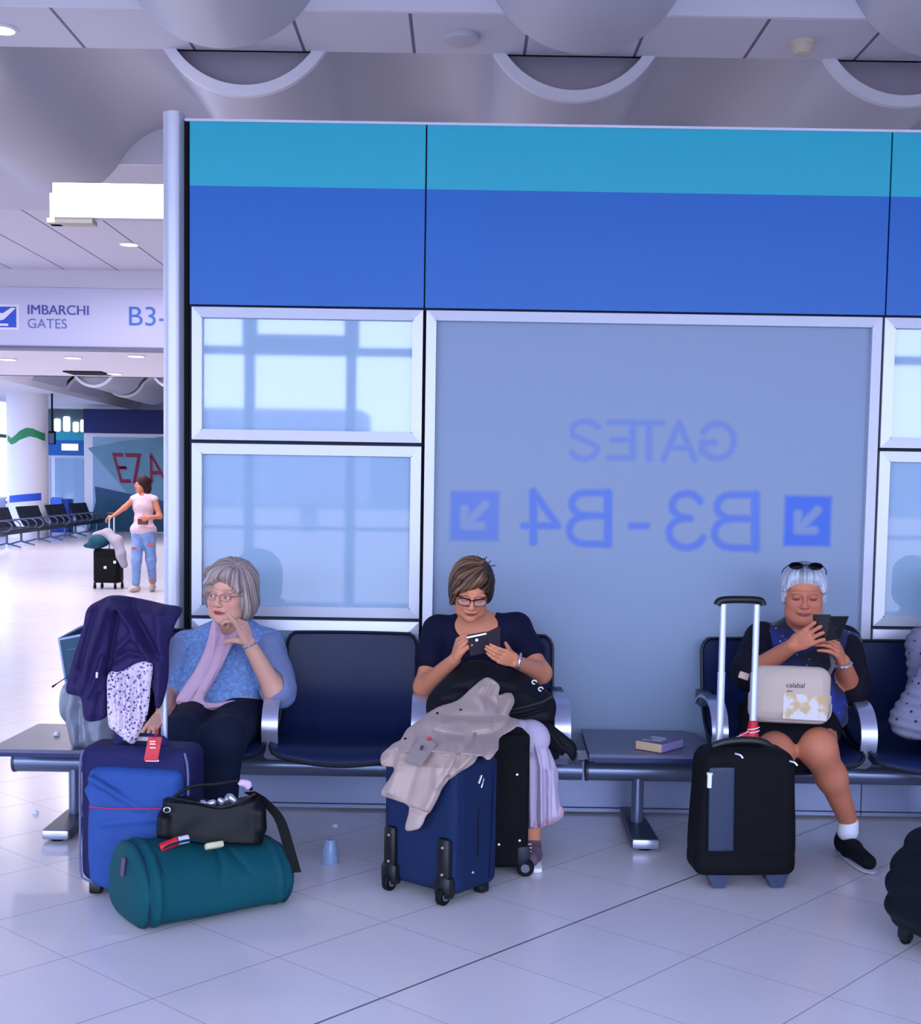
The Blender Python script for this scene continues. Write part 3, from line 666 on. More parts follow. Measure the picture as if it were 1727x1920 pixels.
k = thing('service_counter', 'white counter with a red stripe at the left edge behind the far seats', 'counter', (-13.2, 36, 0))
k_x0, k_x1 = -13.7, -12.75
part('counter_body', MB().b2((k_x0, 35.6, 0), (k_x1, 36.4, 1.05), r=.02), m_board, k); part('counter_stripe', MB().b2((k_x0, 35.57, .72), (k_x1, 35.6, .80)), mat('red_stripe', (200, 40, 70), .5), k); part('counter_top', MB().b2((k_x0, 35.5, 1.05), (k_x1, 36.5, 1.1)), m_white, k)

# far benches along the glass side, facing the aisle
m_fblack = mat('black_mesh_seat', (20, 24, 40), .55); m_frame = mat('grey_steel_frame', (96, 108, 140), .4, metal=.4)
def far_bench(label):
    t = thing('waiting_bench', label, 'bench', (0, 0, 0), 'black bench units in the far hall')
    for i in range(3):
        y = (i - 1) * .70
        G = np.zeros((2, 6, 3))
        for j, (x, z) in enumerate([(-.42, .92), (-.36, .75), (-.28, .55), (-.22, .46), (-.1, .43), (.22, .44)]):
            G[0, j] = (x, y - .32, z); G[1, j] = (x, y + .32, z)
        g1 = MB().sheet(G[:, :4], .03); g2 = MB().sheet(G[:, 3:], .03); part('backrest', g1, m_fblack, t); part('seat', g2, m_fblack, t)
    for y in (-1.05, -.35, .35, 1.05):
        P = [(-.3, y, .62), (.1, y, .64), (.22, y, .58), (.24, y, .5), (.16, y, .42), (.0, y, .40)]
        part('armrest', MB().tube(smooth_path(P, 4), .016, 6), m_frame, t)
    part('beam', MB().b2((-.06, -1.37, .31), (.04, 1.37, .41)), mat('dark_beam', (52, 58, 78), .5), t)
    part('side_table', MB().b2((-.2, 1.06, .41), (.2, 1.36, .44)), mat('dark_beam', (52, 58, 78), .5), t)
    for y in (-.6, .6):
        part('leg', MB().tube([(0, y, .34), (0, y, .10)], .03, 8).tube([(-.32, y, .03), (0, y, .12), (.32, y, .03)], .022, 6), m_frame, t)
    return t
fb = far_bench('far black bench unit cut by the left edge of the photo')
rowA = A([-10.35, 28.0]); rowB = A([-11.0, 38.8]); dr = (rowB - rowA) / np.linalg.norm(rowB - rowA); ang = math.atan2(dr[1], dr[0]) - PI / 2
for i, (s_, lab) in enumerate([(2.5, 'far black bench unit cut by the left edge of the photo'), (5.25, 'far black bench unit in front of the white column'), (8.0, 'far black bench unit right of the column, in front of the blue kiosk'), (10.75, 'farthest black bench unit, beside the ship poster')]):
    o = fb if i == 0 else copytree(fb); p = rowA + dr * s_; o.location = (p[0], p[1], 0); o.rotation_euler = (0, 0, ang); o['label'] = lab

# ================================================================== BENCHES
m_vinyl = mat('navy_vinyl', (20, 33, 72), .40, bump=.12, bscale=300, spec=.28, var=.10, vscale=5)
m_piping = mat('black_piping', (10, 16, 34), .5); m_arm = mat('polished_aluminium', (186, 190, 214), .26, metal=.7)
m_beam = mat('grey_painted_beam', (112, 122, 150), .28, metal=.6); m_foot = mat('dark_grey_foot', (66, 74, 96), .45, metal=.3); m_tabletop = mat('grey_table_laminate', (98, 100, 122), .35, var=.04, vscale=30)
m_navyedge = mat('navy_edge', (24, 36, 92), .4)
PROF = smooth_path([(0, 6.205, .888), (0, 6.19, .80), (0, 6.165, .69), (0, 6.13, .59), (0, 6.07, .515), (0, 5.98, .472), (0, 5.88, .456), (0, 5.76, .456), (0, 5.67, .452), (0, 5.625, .432), (0, 5.612, .405)], 4)
def seat_grid(xc, i0, i1, nx=15):
    pr = PROF[i0:i1]; G = np.zeros((nx, len(pr), 3)); n = len(PROF)
    for a_ in range(nx):
        u = -1 + 2 * a_ / (nx - 1)
        for j, p in enumerate(pr):
            jj = (i0 + j); t = jj / (n - 1); hw = .311
            if jj < 4: hw -= .035 * (1 - jj / 3.) ** 2 if jj < 3 else 0
            if jj > n - 8: hw -= .05 * ((jj - (n - 8)) / 7.) ** 2
            cb = .028 * (1 - u * u); up = t < .45
            G[a_, j] = (xc + u * hw, p[1] + (cb if up else -cb * .6 * (t - .45) / .55 * 1.6), p[2] - (0 if up else .012 * (1 - u * u)) - (.05 * (1 - u * u) * max(0, (t - .75)) * 1.4))
    return G
def bench(name, label, x0, x1, tab, seats, arms, legs, grp=None):
    t = thing(name, label, 'bench', ((x0 + x1) / 2, 5.95, 0))
    n = len(PROF); sp_ = 18
    for xc in seats:
        G = seat_grid(xc, 0, sp_ + 1); o = part('backrest', MB().sheet(G, .03), m_vinyl, t)
        G2 = seat_grid(xc, sp_, n); part('seat', MB().sheet(G2, .035), m_vinyl, t)
        Gf = seat_grid(xc, 0, n); rim = [g_ for g_ in Gf[0]] + [g_ for g_ in Gf[1:-1, -1]] + [g_ for g_ in Gf[-1][::-1]] + [g_ for g_ in Gf[1:-1, 0][::-1]]
        part('edge_piping', MB().tube(A(rim), .009, 6, close=True), m_piping, t)
        part('seat_bracket', MB().b2((xc - .12, 5.75, .36), (xc - .09, 6.02, .43)).b2((xc - .12, 5.9, .33), (xc + .12, 6.0, .43)).b2((xc + .09, 5.75, .36), (xc + .12, 6.02, .43)), m_foot, t)
    for xa in arms:
        P = smooth_path([(xa, 6.12, .60), (xa, 6.02, .645), (xa, 5.88, .662), (xa, 5.77, .65), (xa, 5.695, .60), (xa, 5.665, .53), (xa, 5.675, .46), (xa, 5.72, .40), (xa, 5.80, .355), (xa, 5.90, .335)], 4)
        tt = np.gradient(P, axis=0); tt /= np.linalg.norm(tt, axis=1, keepdims=True); G = np.zeros((2, len(P), 3)); 
        G[0] = P - A([.036, 0, 0]); G[1] = P + A([.036, 0, 0]); part('armrest', MB().sheet(G, .014), m_arm, t, angle=50)
        part('arm_socket', MB().b2((xa - .03, 6.03, .585), (xa + .03, 6.14, .655), r=.008), m_foot, t)
    part('beam', MB().tube([(x0, 5.95, .295), (x1, 5.95, .295)], .047, 24), m_beam, t)
    part('beam_rail', MB().b2((x0 + .03, 5.925, .333), (x1 - .02, 5.985, .372)), m_foot, t)
    part('beam_cap', MB().tube([(x0 - .008, 5.95, .295), (x0 + .004, 5.95, .295)], .05, 24), m_foot, t)
    for xl_ in legs:
        l = part('leg', MB().tube([(xl_, 5.95, .05), (xl_, 5.95, .27)], .036, 20, flat=.8), m_beam, t)
        V = []; w0, w1 = .045, .062
        for (y, hw, zt) in [(6.36, .03, .035), (5.98, .05, .06), (5.66, .058, .052)]:
            V += [(xl_ - hw, y, .012), (xl_ + hw, y, .012), (xl_ + hw, y, zt), (xl_ - hw, y, zt)]
        F = [(0, 1, 2, 3), (8, 11, 10, 9)]
        for i in range(2):
            for k2 in range(4): F.append((4 * i + k2, 4 * i + (k2 + 1) % 4, 4 * i + 4 + (k2 + 1) % 4, 4 * i + 4 + k2))
        part('foot', MB().add(V, F), m_foot, l, smooth=False)
        part('foot_cap', MB().box((xl_, 5.653, .032), (.118, .02, .044), r=.012), m_arm, l)
        part('glide', MB().lathe([(.03, 0), (.03, .014)], 16, c=(xl_, 5.69, 0)), m_dark, l)
    if tab:
        a_, b_, y0, y1 = tab; c = .07
        poly = [(a_, y0), (b_, y0), (b_, y1 - c), (b_ - c * .8, y1), (a_ + .02, y1)]
        V = [(x, y, .425) for x, y in poly] + [(x, y, .44) for x, y in poly]; m5 = len(poly)
        part('table_top', MB().add(V, [tuple(range(m5))[::-1], tuple(range(m5, 2 * m5))] + [(i, (i + 1) % m5, (i + 1) % m5 + m5, i + m5) for i in range(m5)]), m_tabletop, t, smooth=False)
        V = [(x, y, .408) for x, y in poly] + [(x, y, .425) for x, y in poly]
        part('table_edge', MB().add(V, [tuple(range(m5))[::-1], tuple(range(m5, 2 * m5))] + [(i, (i + 1) % m5, (i + 1) % m5 + m5, i + m5) for i in range(m5)]), m_navyedge, t, smooth=False)
        for xx in (a_ + .06, b_ - .12): part('table_bracket', MB().b2((xx, 5.88, .36), (xx + .06, 6.02, .41)), m_foot, t)
    return t
bench('airport_bench', 'navy three seat airport bench with end table at the left, carrying two women', -2.05, .575, (-2.02, -1.50, 5.52, 6.12), (-1.165, -.515, .135), (-1.475, -.832, -.172, .462), (-1.775, .10))
bench('airport_bench', 'navy airport bench at the right, its end table carrying the paperback', .60, 2.75, (.575, 1.135, 5.61, 6.20), (1.475, 2.135), (1.157, 1.815, 2.47), (.838, 2.35))

# ================================================================== SOFT THINGS: draped cloth as a folded slab with real depth
def pdist(P2, poly):
    n = len(poly); d = np.full(len(P2), 9.); ins = np.zeros(len(P2), bool)
    for i in range(n):
        a, b = poly[i], poly[(i + 1) % n]; ba = b - a; t = np.clip(((P2 - a) @ ba) / (ba @ ba + 1e-12), 0, 1)
        d = np.minimum(d, np.linalg.norm(P2 - a - t[:, None] * ba, axis=1))
        c = (a[1] > P2[:, 1]) != (b[1] > P2[:, 1]); ins ^= c & (P2[:, 0] < (b[0] - a[0]) * (P2[:, 1] - a[1]) / (b[1] - a[1] + 1e-12) + a[0])
    return np.where(ins, -d, d)
def ldist(P2, pts):
    d = np.full(len(P2), 9.)
    for a, b in zip(pts[:-1], pts[1:]):
        ba = b - a; t = np.clip(((P2 - a) @ ba) / (ba @ ba + 1e-12), 0, 1); d = np.minimum(d, np.linalg.norm(P2 - a - t[:, None] * ba, axis=1))
    return d
def drape(poly, Y, th, folds=(), base=None, h=.005, noise=.004, nf=38, seed=1, edge=.02, smoothpoly=4):
    """poly/folds in photo pixels on the plane y=Y; base(x,z) -> centre depth offset; th half thickness"""
    pl = [PY(x, y, Y)[[0, 2]] for x, y in poly]
    if smoothpoly: pl = list(smooth_path([A([p[0], p[1], 0]) for p in pl], smoothpoly, close=True)[:, :2])
    pl = A(pl); fl = [(A([PY(x, y, Y)[[0, 2]] for x, y in f[0]]), f[1] * Y / FPX, f[2]) for f in folds]
    def f(P):
        P2 = P[:, [0, 2]]; key = np.round(P2 / h).astype(int); uq, inv = np.unique(key, axis=0, return_inverse=True); inv = inv.ravel(); U = uq * h
        d2 = pdist(U, pl); yc = base(U[:, 0], U[:, 1]) if base else np.zeros(len(U)); bump = np.zeros(len(U))
        for pts, w_, a_ in fl: bump += a_ * np.exp(-(ldist(U, pts) / w_) ** 2)
        U3 = np.stack([U[:, 0], U[:, 1] * .5, U[:, 0] * 0], 1); bump += noise * (wavn(U3, nf, seed) - 1.1 * np.abs(wavn(U3, nf * 1.5, seed + 7)) + .4)
        thk = th * np.sqrt(np.clip(-d2 / (edge * 1.0) + .12, .05, 1))
        sl_ = np.ones(len(U))
        if base: e4 = .006; sl_ = np.sqrt(1 + ((base(U[:, 0], U[:, 1] + e4) - base(U[:, 0], U[:, 1] - e4)) / (2 * e4)) ** 2).clip(1, 7)
        thk = thk * sl_; bump = bump * np.sqrt(sl_); yc = Y + yc; fr = yc - thk - bump; bk = yc + thk - bump * .3
        D = np.maximum(fr[inv] - P[:, 1], P[:, 1] - bk[inv]) * (.75 / sl_[inv]); d2 = d2[inv]; k = .006
        hh = np.clip(.5 - .5 * (D - d2) / k, 0, 1); return D * (1 - hh) + d2 * hh + k * hh * (1 - hh)
    bo = base(pl[:, 0], pl[:, 1]) if base else np.zeros(len(pl)); m_ = .06 + th + .09
    lo = [pl[:, 0].min(), Y + bo.min() - m_, pl[:, 1].min()]; hi = [pl[:, 0].max(), Y + bo.max() + m_, pl[:, 1].max()]
    s = Sdf().fn(f, lo, hi, k=.004); return s.mesh(h)

# ================================================================== LUGGAGE
m_blk = mat('black_fabric', (9, 10, 14), .75, bump=.5, bscale=500, var=.1, vscale=20); m_blkp = mat('black_plastic', (12, 13, 17), .4)
m_wheel = mat('wheel_rubber', (14, 14, 18), .6); m_rim = mat('wheel_grey', (110, 112, 128), .4, metal=.3); m_chrome = mat('chrome', (225, 228, 240), .18, metal=.9)
m_tagred = mat('red_tag', (206, 24, 40), .4); m_stud = mat('silver_stud', (205, 205, 225), .25, metal=.7)
m_handle = mat('handle_aluminium', (214, 220, 240), .3, metal=.5)
def wheel(mb_unused, parent, c, r, w_, ax, hub=True):
    c = A(c, float); ax = nrm(ax); o = part('wheel', MB().tube([c - ax * w_ / 2, c - ax * w_ * .35, c + ax * w_ * .35, c + ax * w_ / 2], [r * .88, r, r, r * .88], 24), m_wheel, parent)
    if hub: part('wheel_hub', MB().tube([c - ax * (w_ / 2 + .003), c + ax * (w_ / 2 + .003)], r * .5, 18), m_rim, o)
    return o
# --- big blue trolley case
C0 = A([-1.228, 4.98, 0]); Rb = rotz(math.radians(-6)); L2W = lambda p: A(p) @ Rb.T + C0
m_bnavy = mat('dark_violet_fabric', (36, 36, 84), .7, bump=.4, bscale=500, var=.06, vscale=12); m_bblue = mat('bright_blue_fabric', (46, 80, 150), .62, bump=.4, bscale=420, var=.05, vscale=10)
bs = thing('blue_suitcase', 'tall blue and dark violet soft suitcase with a bulging front pocket', 'suitcase', tuple(C0))
s = Sdf().box((0, .02, .315), (.445, .20, .535), r=.045)
part_ = lambda n, vq, m, **k: slink(n, (vq[0] @ Rb.T + C0, vq[1]), m, bs, **k)
part_('body', s.mesh(.008, disp=lambda P: .002 * wavn(P, 30, 3)), m_bnavy)
s = Sdf().box((.012, -.075, .275), (.375, .09, .47), r=.042, k=.02).ell((.012, -.11, .20), (.17, .035, .2), k=.05)
s.cap((-.15, -.135, .47), (.05, -.14, .36), .012, .006, k=.02).cap((-.17, -.11, .42), (-.11, -.13, .30), .012, .008, k=.02).cap((-.1, -.14, .3), (.13, -.14, .33), .008, .006, k=.02)
part_('front_pocket', s.mesh(.006, disp=lambda P: .005 * wavn(P * A([1, 1, .6]), 22, 5) + .004 * np.abs(wavn(P, 36, 6))), m_bblue)
q = MB()
for sx in (-1, 1):
    q.tube([L2W(p) for p in smooth_path([(sx * .2, -.085, .57), (sx * .213, -.085, .5), (sx * .214, -.085, .3), (sx * .213, -.085, .10), (sx * .19, -.085, .062), (sx * .12, -.085, .05)], 5)], .0045, 6)
part('edge_piping', q, mat('grey_piping', (104, 106, 150), .5), bs)
part('pocket_stripe', MB().tube([L2W((-.15, -.152, .367)), L2W((-.05, -.164, .365)), L2W((.17, -.155, .372))], .0028, 6), mat('red_thread', (190, 40, 90), .5), bs)
for x in (-.068, .068):
    part('handle_rod', MB().tube([L2W((x, .07, .5)), L2W((x, .07, .80))], .0125, 14).tube([L2W((x, .07, .80)), L2W((x, .07, .803))], .0135, 14).tube([L2W((x, .07, .80)), L2W((x, .07, 1.05))], .0105, 14), m_handle, bs)
part('handle_grip', MB().tube([L2W(p) for p in smooth_path([(-.09, .07, 1.04), (-.06, .07, 1.06), (.06, .07, 1.06), (.09, .07, 1.04)], 4)], .016, 12), m_blkp, bs)
part('carry_handle', MB().tube([L2W(p) for p in smooth_path([(-.10, .0, .575), (-.08, .0, .60), (0, .0, .607), (.08, .0, .60), (.10, .0, .575)], 4)], .012, 10, flat=1.6), m_bnavy, bs)
part('handle_sleeve', MB().box(L2W((-.005, -.005, .605)), (.13, .03, .018), r=.008, R=Rb), mat('ivory_tag_sleeve', (196, 196, 190), .5), bs)
rt = thing('luggage_tag', 'red luggage tag with white print hanging from the tall blue suitcase handle', 'luggage tag', tuple(L2W((.05, -.09, .52))))
a = PY(287, 1404, 4.82); V, F = MB().sheet([[a + A([x * .052 + z * .018 * -1, -.004 * math.sin(3 * z), z * .085]) for z in np.linspace(-.5, .5, 5)] for x in (-.5, .5)], .002).all(), None
q = MB().sheet([[a + A([x * .052 + z * .014, .006 * math.sin(3 * z), z * .088]) for z in np.linspace(-.5, .5, 5)] for x in (-.5, .5)], .002); part('tag_card', q, m_tagred, rt)
q = MB()
for i, dz in enumerate((-.5, .06, .22, .33)): q.box(a + A([.004 + (-.004 if i else -.006), -.006, dz * .088]), (.05 if i == 0 else .022, .002, .006 if i == 0 else .004))
part('tag_print', q, m_pure, rt); part('tag_loop', MB().tube([a + A([.007, 0, .042]), a + A([.012, .03, .07]), a + A([.01, .1, .075])], .003, 6), m_tagred, rt)
wheel(None, bs, L2W((-.165, .06, .03)), .03, .028, Rb @ A([1, 0, 0])); wheel(None, bs, L2W((.165, .06, .03)), .03, .028, Rb @ A([1, 0, 0]))
for x in (-.16, .16): part('foot', MB().box(L2W((x, -.06, .028)), (.05, .04, .05), r=.01, R=Rb), m_blkp, bs)
part('zip_pull', MB().tube([L2W((.205, -.1, .40)), L2W((.21, -.112, .37))], .005, 8).tube([L2W((.209, -.104, .395)), L2W((.214, -.11, .37))], .003, 6), m_chrome, bs)

# --- teal duffel bag
ax_ = nrm([.82, .575, 0]); nn = A([-ax_[1], ax_[0], 0]); o0 = A([-1.092, 4.461, 0]); LD, WD = .60, .37
RD = np.stack([ax_, nn, A([0, 0, 1.])], 1); D2W = lambda p: A(p) @ RD.T + o0
def duff(P):
    q = (P - o0) @ RD; x, y, z = q.T; H = .295 - .055 * sstep(0, LD, x) - .012 * np.exp(-((x - .3) / .12) ** 2)
    cy_ = WD / 2; ry = WD / 2; top = z > H * .42
    zz = np.where(top, (z - H * .42) / (H * .58), (z - H * .42) / (H * .42)); yy = (y - cy_) / ry
    ex = np.where(top, 2.15, 3.4); rr = (np.abs(yy) ** ex + np.abs(zz) ** ex) ** (1 / ex); d1 = (rr - 1) * .15
    ew = np.abs(x - LD / 2) - (LD / 2 + .012 * (1 - np.clip(rr, 0, 1) ** 2)); k = .035
    h_ = np.clip(.5 - .5 * (d1 - ew) / k, 0, 1); return (d1 * (1 - h_) + ew * h_ + k * h_ * (1 - h_)) * .85
c8 = A([D2W((x, y, z)) for x in (-.03, LD + .03) for y in (-.02, WD + .02) for z in (0, .31)])
s = Sdf().fn(duff, c8.min(0), c8.max(0))
m_tealf = mat('teal_canvas', (6, 76, 86), .72, bump=.5, bscale=420, var=.07, vscale=9)
def ddisp(P):
    q = (P - o0) @ RD; e = .0
    r = .006 * wavn(q * A([.5, 1, 1]), 26, 9) + .007 * np.exp(-((q[:, 0] - .30 - .25 * (q[:, 2] - .15)) / .012) ** 2) * sstep(.1, .22, q[:, 2]) + .005 * np.exp(-((q[:, 0] - .42 + .6 * (q[:, 2] - .15)) / .014) ** 2) * sstep(.12, .2, q[:, 2]) - .006 * np.exp(-((q[:, 0] - .06) / .010) ** 2) - .005 * np.exp(-((q[:, 0] - LD + .06) / .010) ** 2)
    return r
du = thing('teal_duffel_bag', 'dark teal canvas duffel bag lying on the floor tiles', 'duffel bag', tuple(D2W((LD / 2, WD / 2, 0))))
V, Q = s.mesh(.007, disp=ddisp); V[:, 2] = np.maximum(V[:, 2], .001); slink('body', (V, Q), m_tealf, du)
def ring(x, off=.004, a0=0, a1=360, n=48):
    out = []
    for a in np.linspace(math.radians(a0), math.radians(a1), n, endpoint=a1 - a0 < 360):
        H = .295 - .055 * sstep(0, LD, x); up = math.sin(a) > 0; ex = 2.15 if up else 3.4; ca_, sa_ = math.cos(a), math.sin(a)
        r = 1 / ((abs(ca_) ** ex + abs(sa_) ** ex) ** (1 / ex)); out.append(D2W((x, WD / 2 + (WD / 2 + off) * r * ca_, H * .42 + (H * (.58 if up else .42) + off) * r * sa_)))
    return out
m_tpipe = mat('dark_teal_piping', (8, 52, 66), .6)
part('end_piping', MB().tube(ring(.022, -.004), .006, 8, close=True), m_tpipe, du); part('zip_band', MB().tube(ring(.075, -.006), .007, 8, close=True), m_tpipe, du); part('end_piping', MB().tube(ring(LD - .03, -.006), .006, 8, close=True), m_tpipe, du)
part('end_tab', MB().box(D2W((-.016, .16, .215)), (.012, .02, .075), r=.005, R=RD @ rotx(.25)), mat('mauve_tab', (110, 80, 110), .6), du)
H_ = lambda x: .295 - .055 * sstep(0, LD, x)
part('carry_strap', MB().tube([D2W(p) for p in smooth_path([(.10, .11, .268), (.13, .075, .295), (.20, .06, .305), (.27, .05, .285), (.33, .055, .26)], 6)], .013, 8, flat=.35), m_tpipe, du)
a = PY(279, 1572, 4.68); part('handle_wrap', MB().tube([D2W((.10, .10, .282)), D2W((.16, .085, .302))], .016, 10), m_tagred, du, label='red handle wrap')
part('handle_wrap', MB().tube([D2W((.162, .085, .302)), D2W((.20, .08, .306))], .015, 10), m_board, du)
part('paper_tag', MB().box(D2W((.285, .045, .277)), (.068, .03, .022), r=.006, R=RD @ rotx(-.5)), mat('cream_paper', (214, 206, 170), .6), du)

# --- black handbag on the duffel
HB = D2W((.345, .20, .262)); RH = np.stack([nrm([.97, .22, 0]), nrm([-.22, .97, 0]), A([0, 0, 1.])], 1); H2W = lambda p: A(p) @ RH.T + HB
m_leather = mat('black_leather', (8, 9, 12), .45, spec=.25, bump=.35, bscale=260, var=.1, vscale=14); hb = thing('black_handbag', 'black leather handbag resting on top of the teal duffel bag', 'handbag', tuple(HB))
def hbody(P):
    q = (P - HB) @ RH; x, y, z = q.T; top = .165 - .045 * np.exp(-((x - .02) / .10) ** 2) + .01 * np.cos(x * 20); base = -.02 * (x / .2)
    t = np.clip(z / .16, 0, 1); d = np.abs(np.stack([x / (.19 - .012 * t), y / (.085 - .03 * t)], 1)); r = (d[:, 0] ** 5 + d[:, 1] ** 3) ** .25
    return np.maximum((r - 1) * .07, np.maximum(z - top, base - z - .002)) * .9
c8 = A([H2W((x, y, z)) for x in (-.21, .21) for y in (-.1, .1) for z in (-.03, .19)]); s = Sdf().fn(hbody, c8.min(0), c8.max(0))
s.ell(H2W((.02, .0, .17)), (.12, .028, .05), RH, k=.015, op='s')
s.box(H2W((-.175, -.02, .06)), (.05, .11, .10), r=.03, R=RH, k=.02).box(H2W((.175, -.02, .07)), (.05, .11, .11), r=.03, R=RH, k=.02)
slink('body', s.mesh(.005, disp=lambda P: .005 * wavn(P, 40, 4)), m_leather, hb)
part('top_zip', MB().tube([H2W(p) for p in smooth_path([(-.15, -.05, .168), (-.05, -.062, .148), (.03, -.064, .128), (.10, -.058, .145), (.16, -.048, .172)], 6)], .005, 6), m_blkp, hb)
part('handle', MB().tube([H2W(p) for p in smooth_path([(-.14, -.03, .165), (-.08, -.02, .20), (.02, -.01, .205), (.10, .0, .21), (.15, .01, .175)], 6)], .007, 8), m_leather, hb)
part('shoulder_strap', MB().sheet(np.stack([A([p - A([.020, .0, 0]) for p in smooth_path([H2W((.14, 0, .165)), H2W((.19, .01, .13)), PY(523, 1535, 4.87), PY(540, 1585, 4.84), PY(555, 1637, 4.80)], 6)]), A([p + A([.020, 0, .004]) for p in smooth_path([H2W((.14, 0, .165)), H2W((.19, .01, .13)), PY(523, 1535, 4.87), PY(540, 1585, 4.84), PY(555, 1637, 4.80)], 6)])]), .004), mat('black_webbing', (11, 11, 12), .7), hb)
s = Sdf()
for i, p in enumerate([(.0, -.01, .135), (.035, -.02, .14), (.06, .0, .145), (.075, -.02, .15), (-.03, 0, .13)]): s.ell(H2W(p), (.022, .014, .014), RH @ rotz(i) @ roty(i * .7), k=.004)
slink('foil_contents', s.mesh(.004, disp=lambda P: .004 * wavn(P, 160, 2)), mat('crumpled_foil', (200, 204, 220), .2, metal=.7), hb)
part('side_ring', MB().tube([H2W(A([-.165, -.075, .13]) + A([.012 * math.cos(t), 0, .010 * math.sin(t)])) for t in np.linspace(0, 2 * PI, 12, endpoint=False)], .002, 6, close=True), m_chrome, hb)
s = Sdf().ell(H2W((.115, .0, .205)), (.02, .014, .014), k=.01).ell(H2W((.135, .0, .195)), (.014, .012, .018), k=.01)
ssingle('tissue', s.mesh(.003, disp=lambda P: .002 * wavn(P, 120, 3)), mat('pink_tissue', (220, 190, 224), .7), 'crumpled pale pink tissue on the black handbag handle', 'tissue')

# --- clear plastic cup, upside down
c = PZ(619, 1618); cp = mat('clear_plastic', (170, 200, 240), .12, alpha=.42, spec=.8)
prof = [(.0405, 0), (.041, .004), (.036, .006), (.0225, .098), (.0225, .101), (.0, .101), (.0, .0995), (.021, .0995), (.0345, .006), (.038, .0)]
single('plastic_cup', MB().lathe(prof, 40, c=tuple(c + A([0, 0, .001])), cap=False), cp, 'clear plastic cup standing upside down on the floor', 'cup', angle=60)

# --- navy suitcase, seen on its wheeled edge
P1, P2_ = A([-.275, 5.062, 0]), A([-.015, 4.852, 0]); ax1 = nrm(P2_ - P1); nv = A([-ax1[1], ax1[0], 0]); RN = np.stack([ax1, nv, A([0, 0, 1.])], 1)
NO = P1 - ax1 * .03; N2W = lambda p: A(p) @ RN.T + NO; WN, DN, HN = .385, .27, .52
m_nav = mat('navy_fabric', (22, 40, 78), .7, bump=.5, bscale=460, var=.06, vscale=10); ns = thing('navy_suitcase', 'navy suitcase turned with its two wheels forward, under the beige coat', 'suitcase', tuple(N2W((WN / 2, DN / 2, 0))))
s = Sdf().box(N2W((WN / 2, DN / 2, .035 + HN / 2)), (WN, DN, HN), r=.04, R=RN); slink('body', s.mesh(.008, disp=lambda P: .002 * wavn(P, 24, 8)), m_nav, ns)
q = MB()
for x in (WN - .004, ):
    for yy in (.05, DN - .07):
        pass
part('side_piping', MB().tube([N2W(p) for p in smooth_path([(WN - .012, .02, .10), (WN - .006, .02, .3), (WN - .012, .02, .50), (WN - .02, .05, .535), (WN - .02, DN - .06, .545)], 6)], .006, 8), mat('navy_piping', (16, 30, 72), .6), ns)
part('side_piping', MB().tube([N2W(p) for p in smooth_path([(WN + .004, DN - .06, .07), (WN + .006, DN - .05, .3), (WN + .004, DN - .05, .48), (WN - .01, DN - .07, .545)], 6)], .006, 8), mat('navy_piping', (16, 30, 72), .6), ns)
part('side_zip', MB().tube([N2W((WN + .003, .13, .17)), N2W((WN + .003, .13, .36))], .003, 6), m_blkp, ns)
part('zip_lock', MB().tube([N2W((WN + .006, .12, .46)), N2W((WN + .008, .135, .49))], .006, 8).tube([N2W((WN + .006, .14, .44)), N2W((WN + .008, .15, .475))], .003, 8), m_chrome, ns)
for x in (.035, WN - .075):
    o = part('wheel_bracket', MB().box(N2W((x + .02, -.004, .155)), (.062, .03, .21), r=.014, R=RN).box(N2W((x + .02, .0, .07)), (.085, .05, .09), r=.02, R=RN), m_blkp, ns)
    part('rivet', MB().lathe([(.006, 0), (.004, .004)], 12, c=tuple(N2W((x + .02, -.019, .225))), R=RN @ rotx(PI / 2)), m_stud, o); part('rivet', MB().lathe([(.006, 0), (.004, .004)], 12, c=tuple(N2W((x + .02, -.019, .12))), R=RN @ rotx(PI / 2)), m_stud, o)
    wheel(None, ns, N2W((x + .02, -.01, .036)), .036, .026, ax1)
q = MB(); part('stud', MB().lathe([(.006, 0), (.004, .004)], 12, c=tuple(N2W((WN + .002, .1, .115))), R=RN @ roty(PI / 2)), m_stud, ns)
part('foot', MB().box(N2W((WN - .05, DN - .05, .02)), (.05, .05, .04), r=.01, R=RN), m_blkp, ns); part('foot', MB().box(N2W((.05, DN - .05, .02)), (.05, .05, .04), r=.01, R=RN), m_blkp, ns)

# --- black suitcase behind it
RK = rotz(math.radians(8)); KO = A([.195, 5.33, 0]); K2W = lambda p: A(p) @ RK.T + KO
ks = thing('black_suitcase', 'black suitcase with silver studs standing behind the navy one', 'suitcase', tuple(KO))
s = Sdf().box(K2W((-.02, .06, .315)), (.225, .30, .56), r=.02, R=RK); slink('body', s.mesh(.008, disp=lambda P: .0015 * wavn(P, 24, 2)), m_blk, ks)
for i, (px, py) in enumerate([(928, 1462), (970, 1453), (935, 1583), (975, 1577), (975, 1597)]):
    p = PY(px, py, 5.24); lo = (p - KO) @ RK; part('stud', MB().lathe([(.0065, 0), (.005, .004), (.001, .005)], 14, c=tuple(K2W((lo[0], -.091, lo[2]))), R=RK @ rotx(PI / 2)), m_stud, ks)
part('corner_guard', MB().box(K2W((.07, -.075, .085)), (.06, .05, .09), r=.02, R=RK), mat('dark_corner_plastic', (24, 32, 48), .5), ks)
c = PY(985, 1629, 5.26); lo = (c - KO) @ RK; wheel(None, ks, K2W((lo[0], -.085, .036)), .036, .03, RK @ A([.25, 1, 0])); wheel(None, ks, K2W((-.10, -.06, .036)), .036, .03, RK @ A([.25, 1, 0]))
for x in (-.1, .06): part('foot', MB().box(K2W((x, .17, .02)), (.04, .04, .04), r=.008, R=RK), m_blkp, ks)

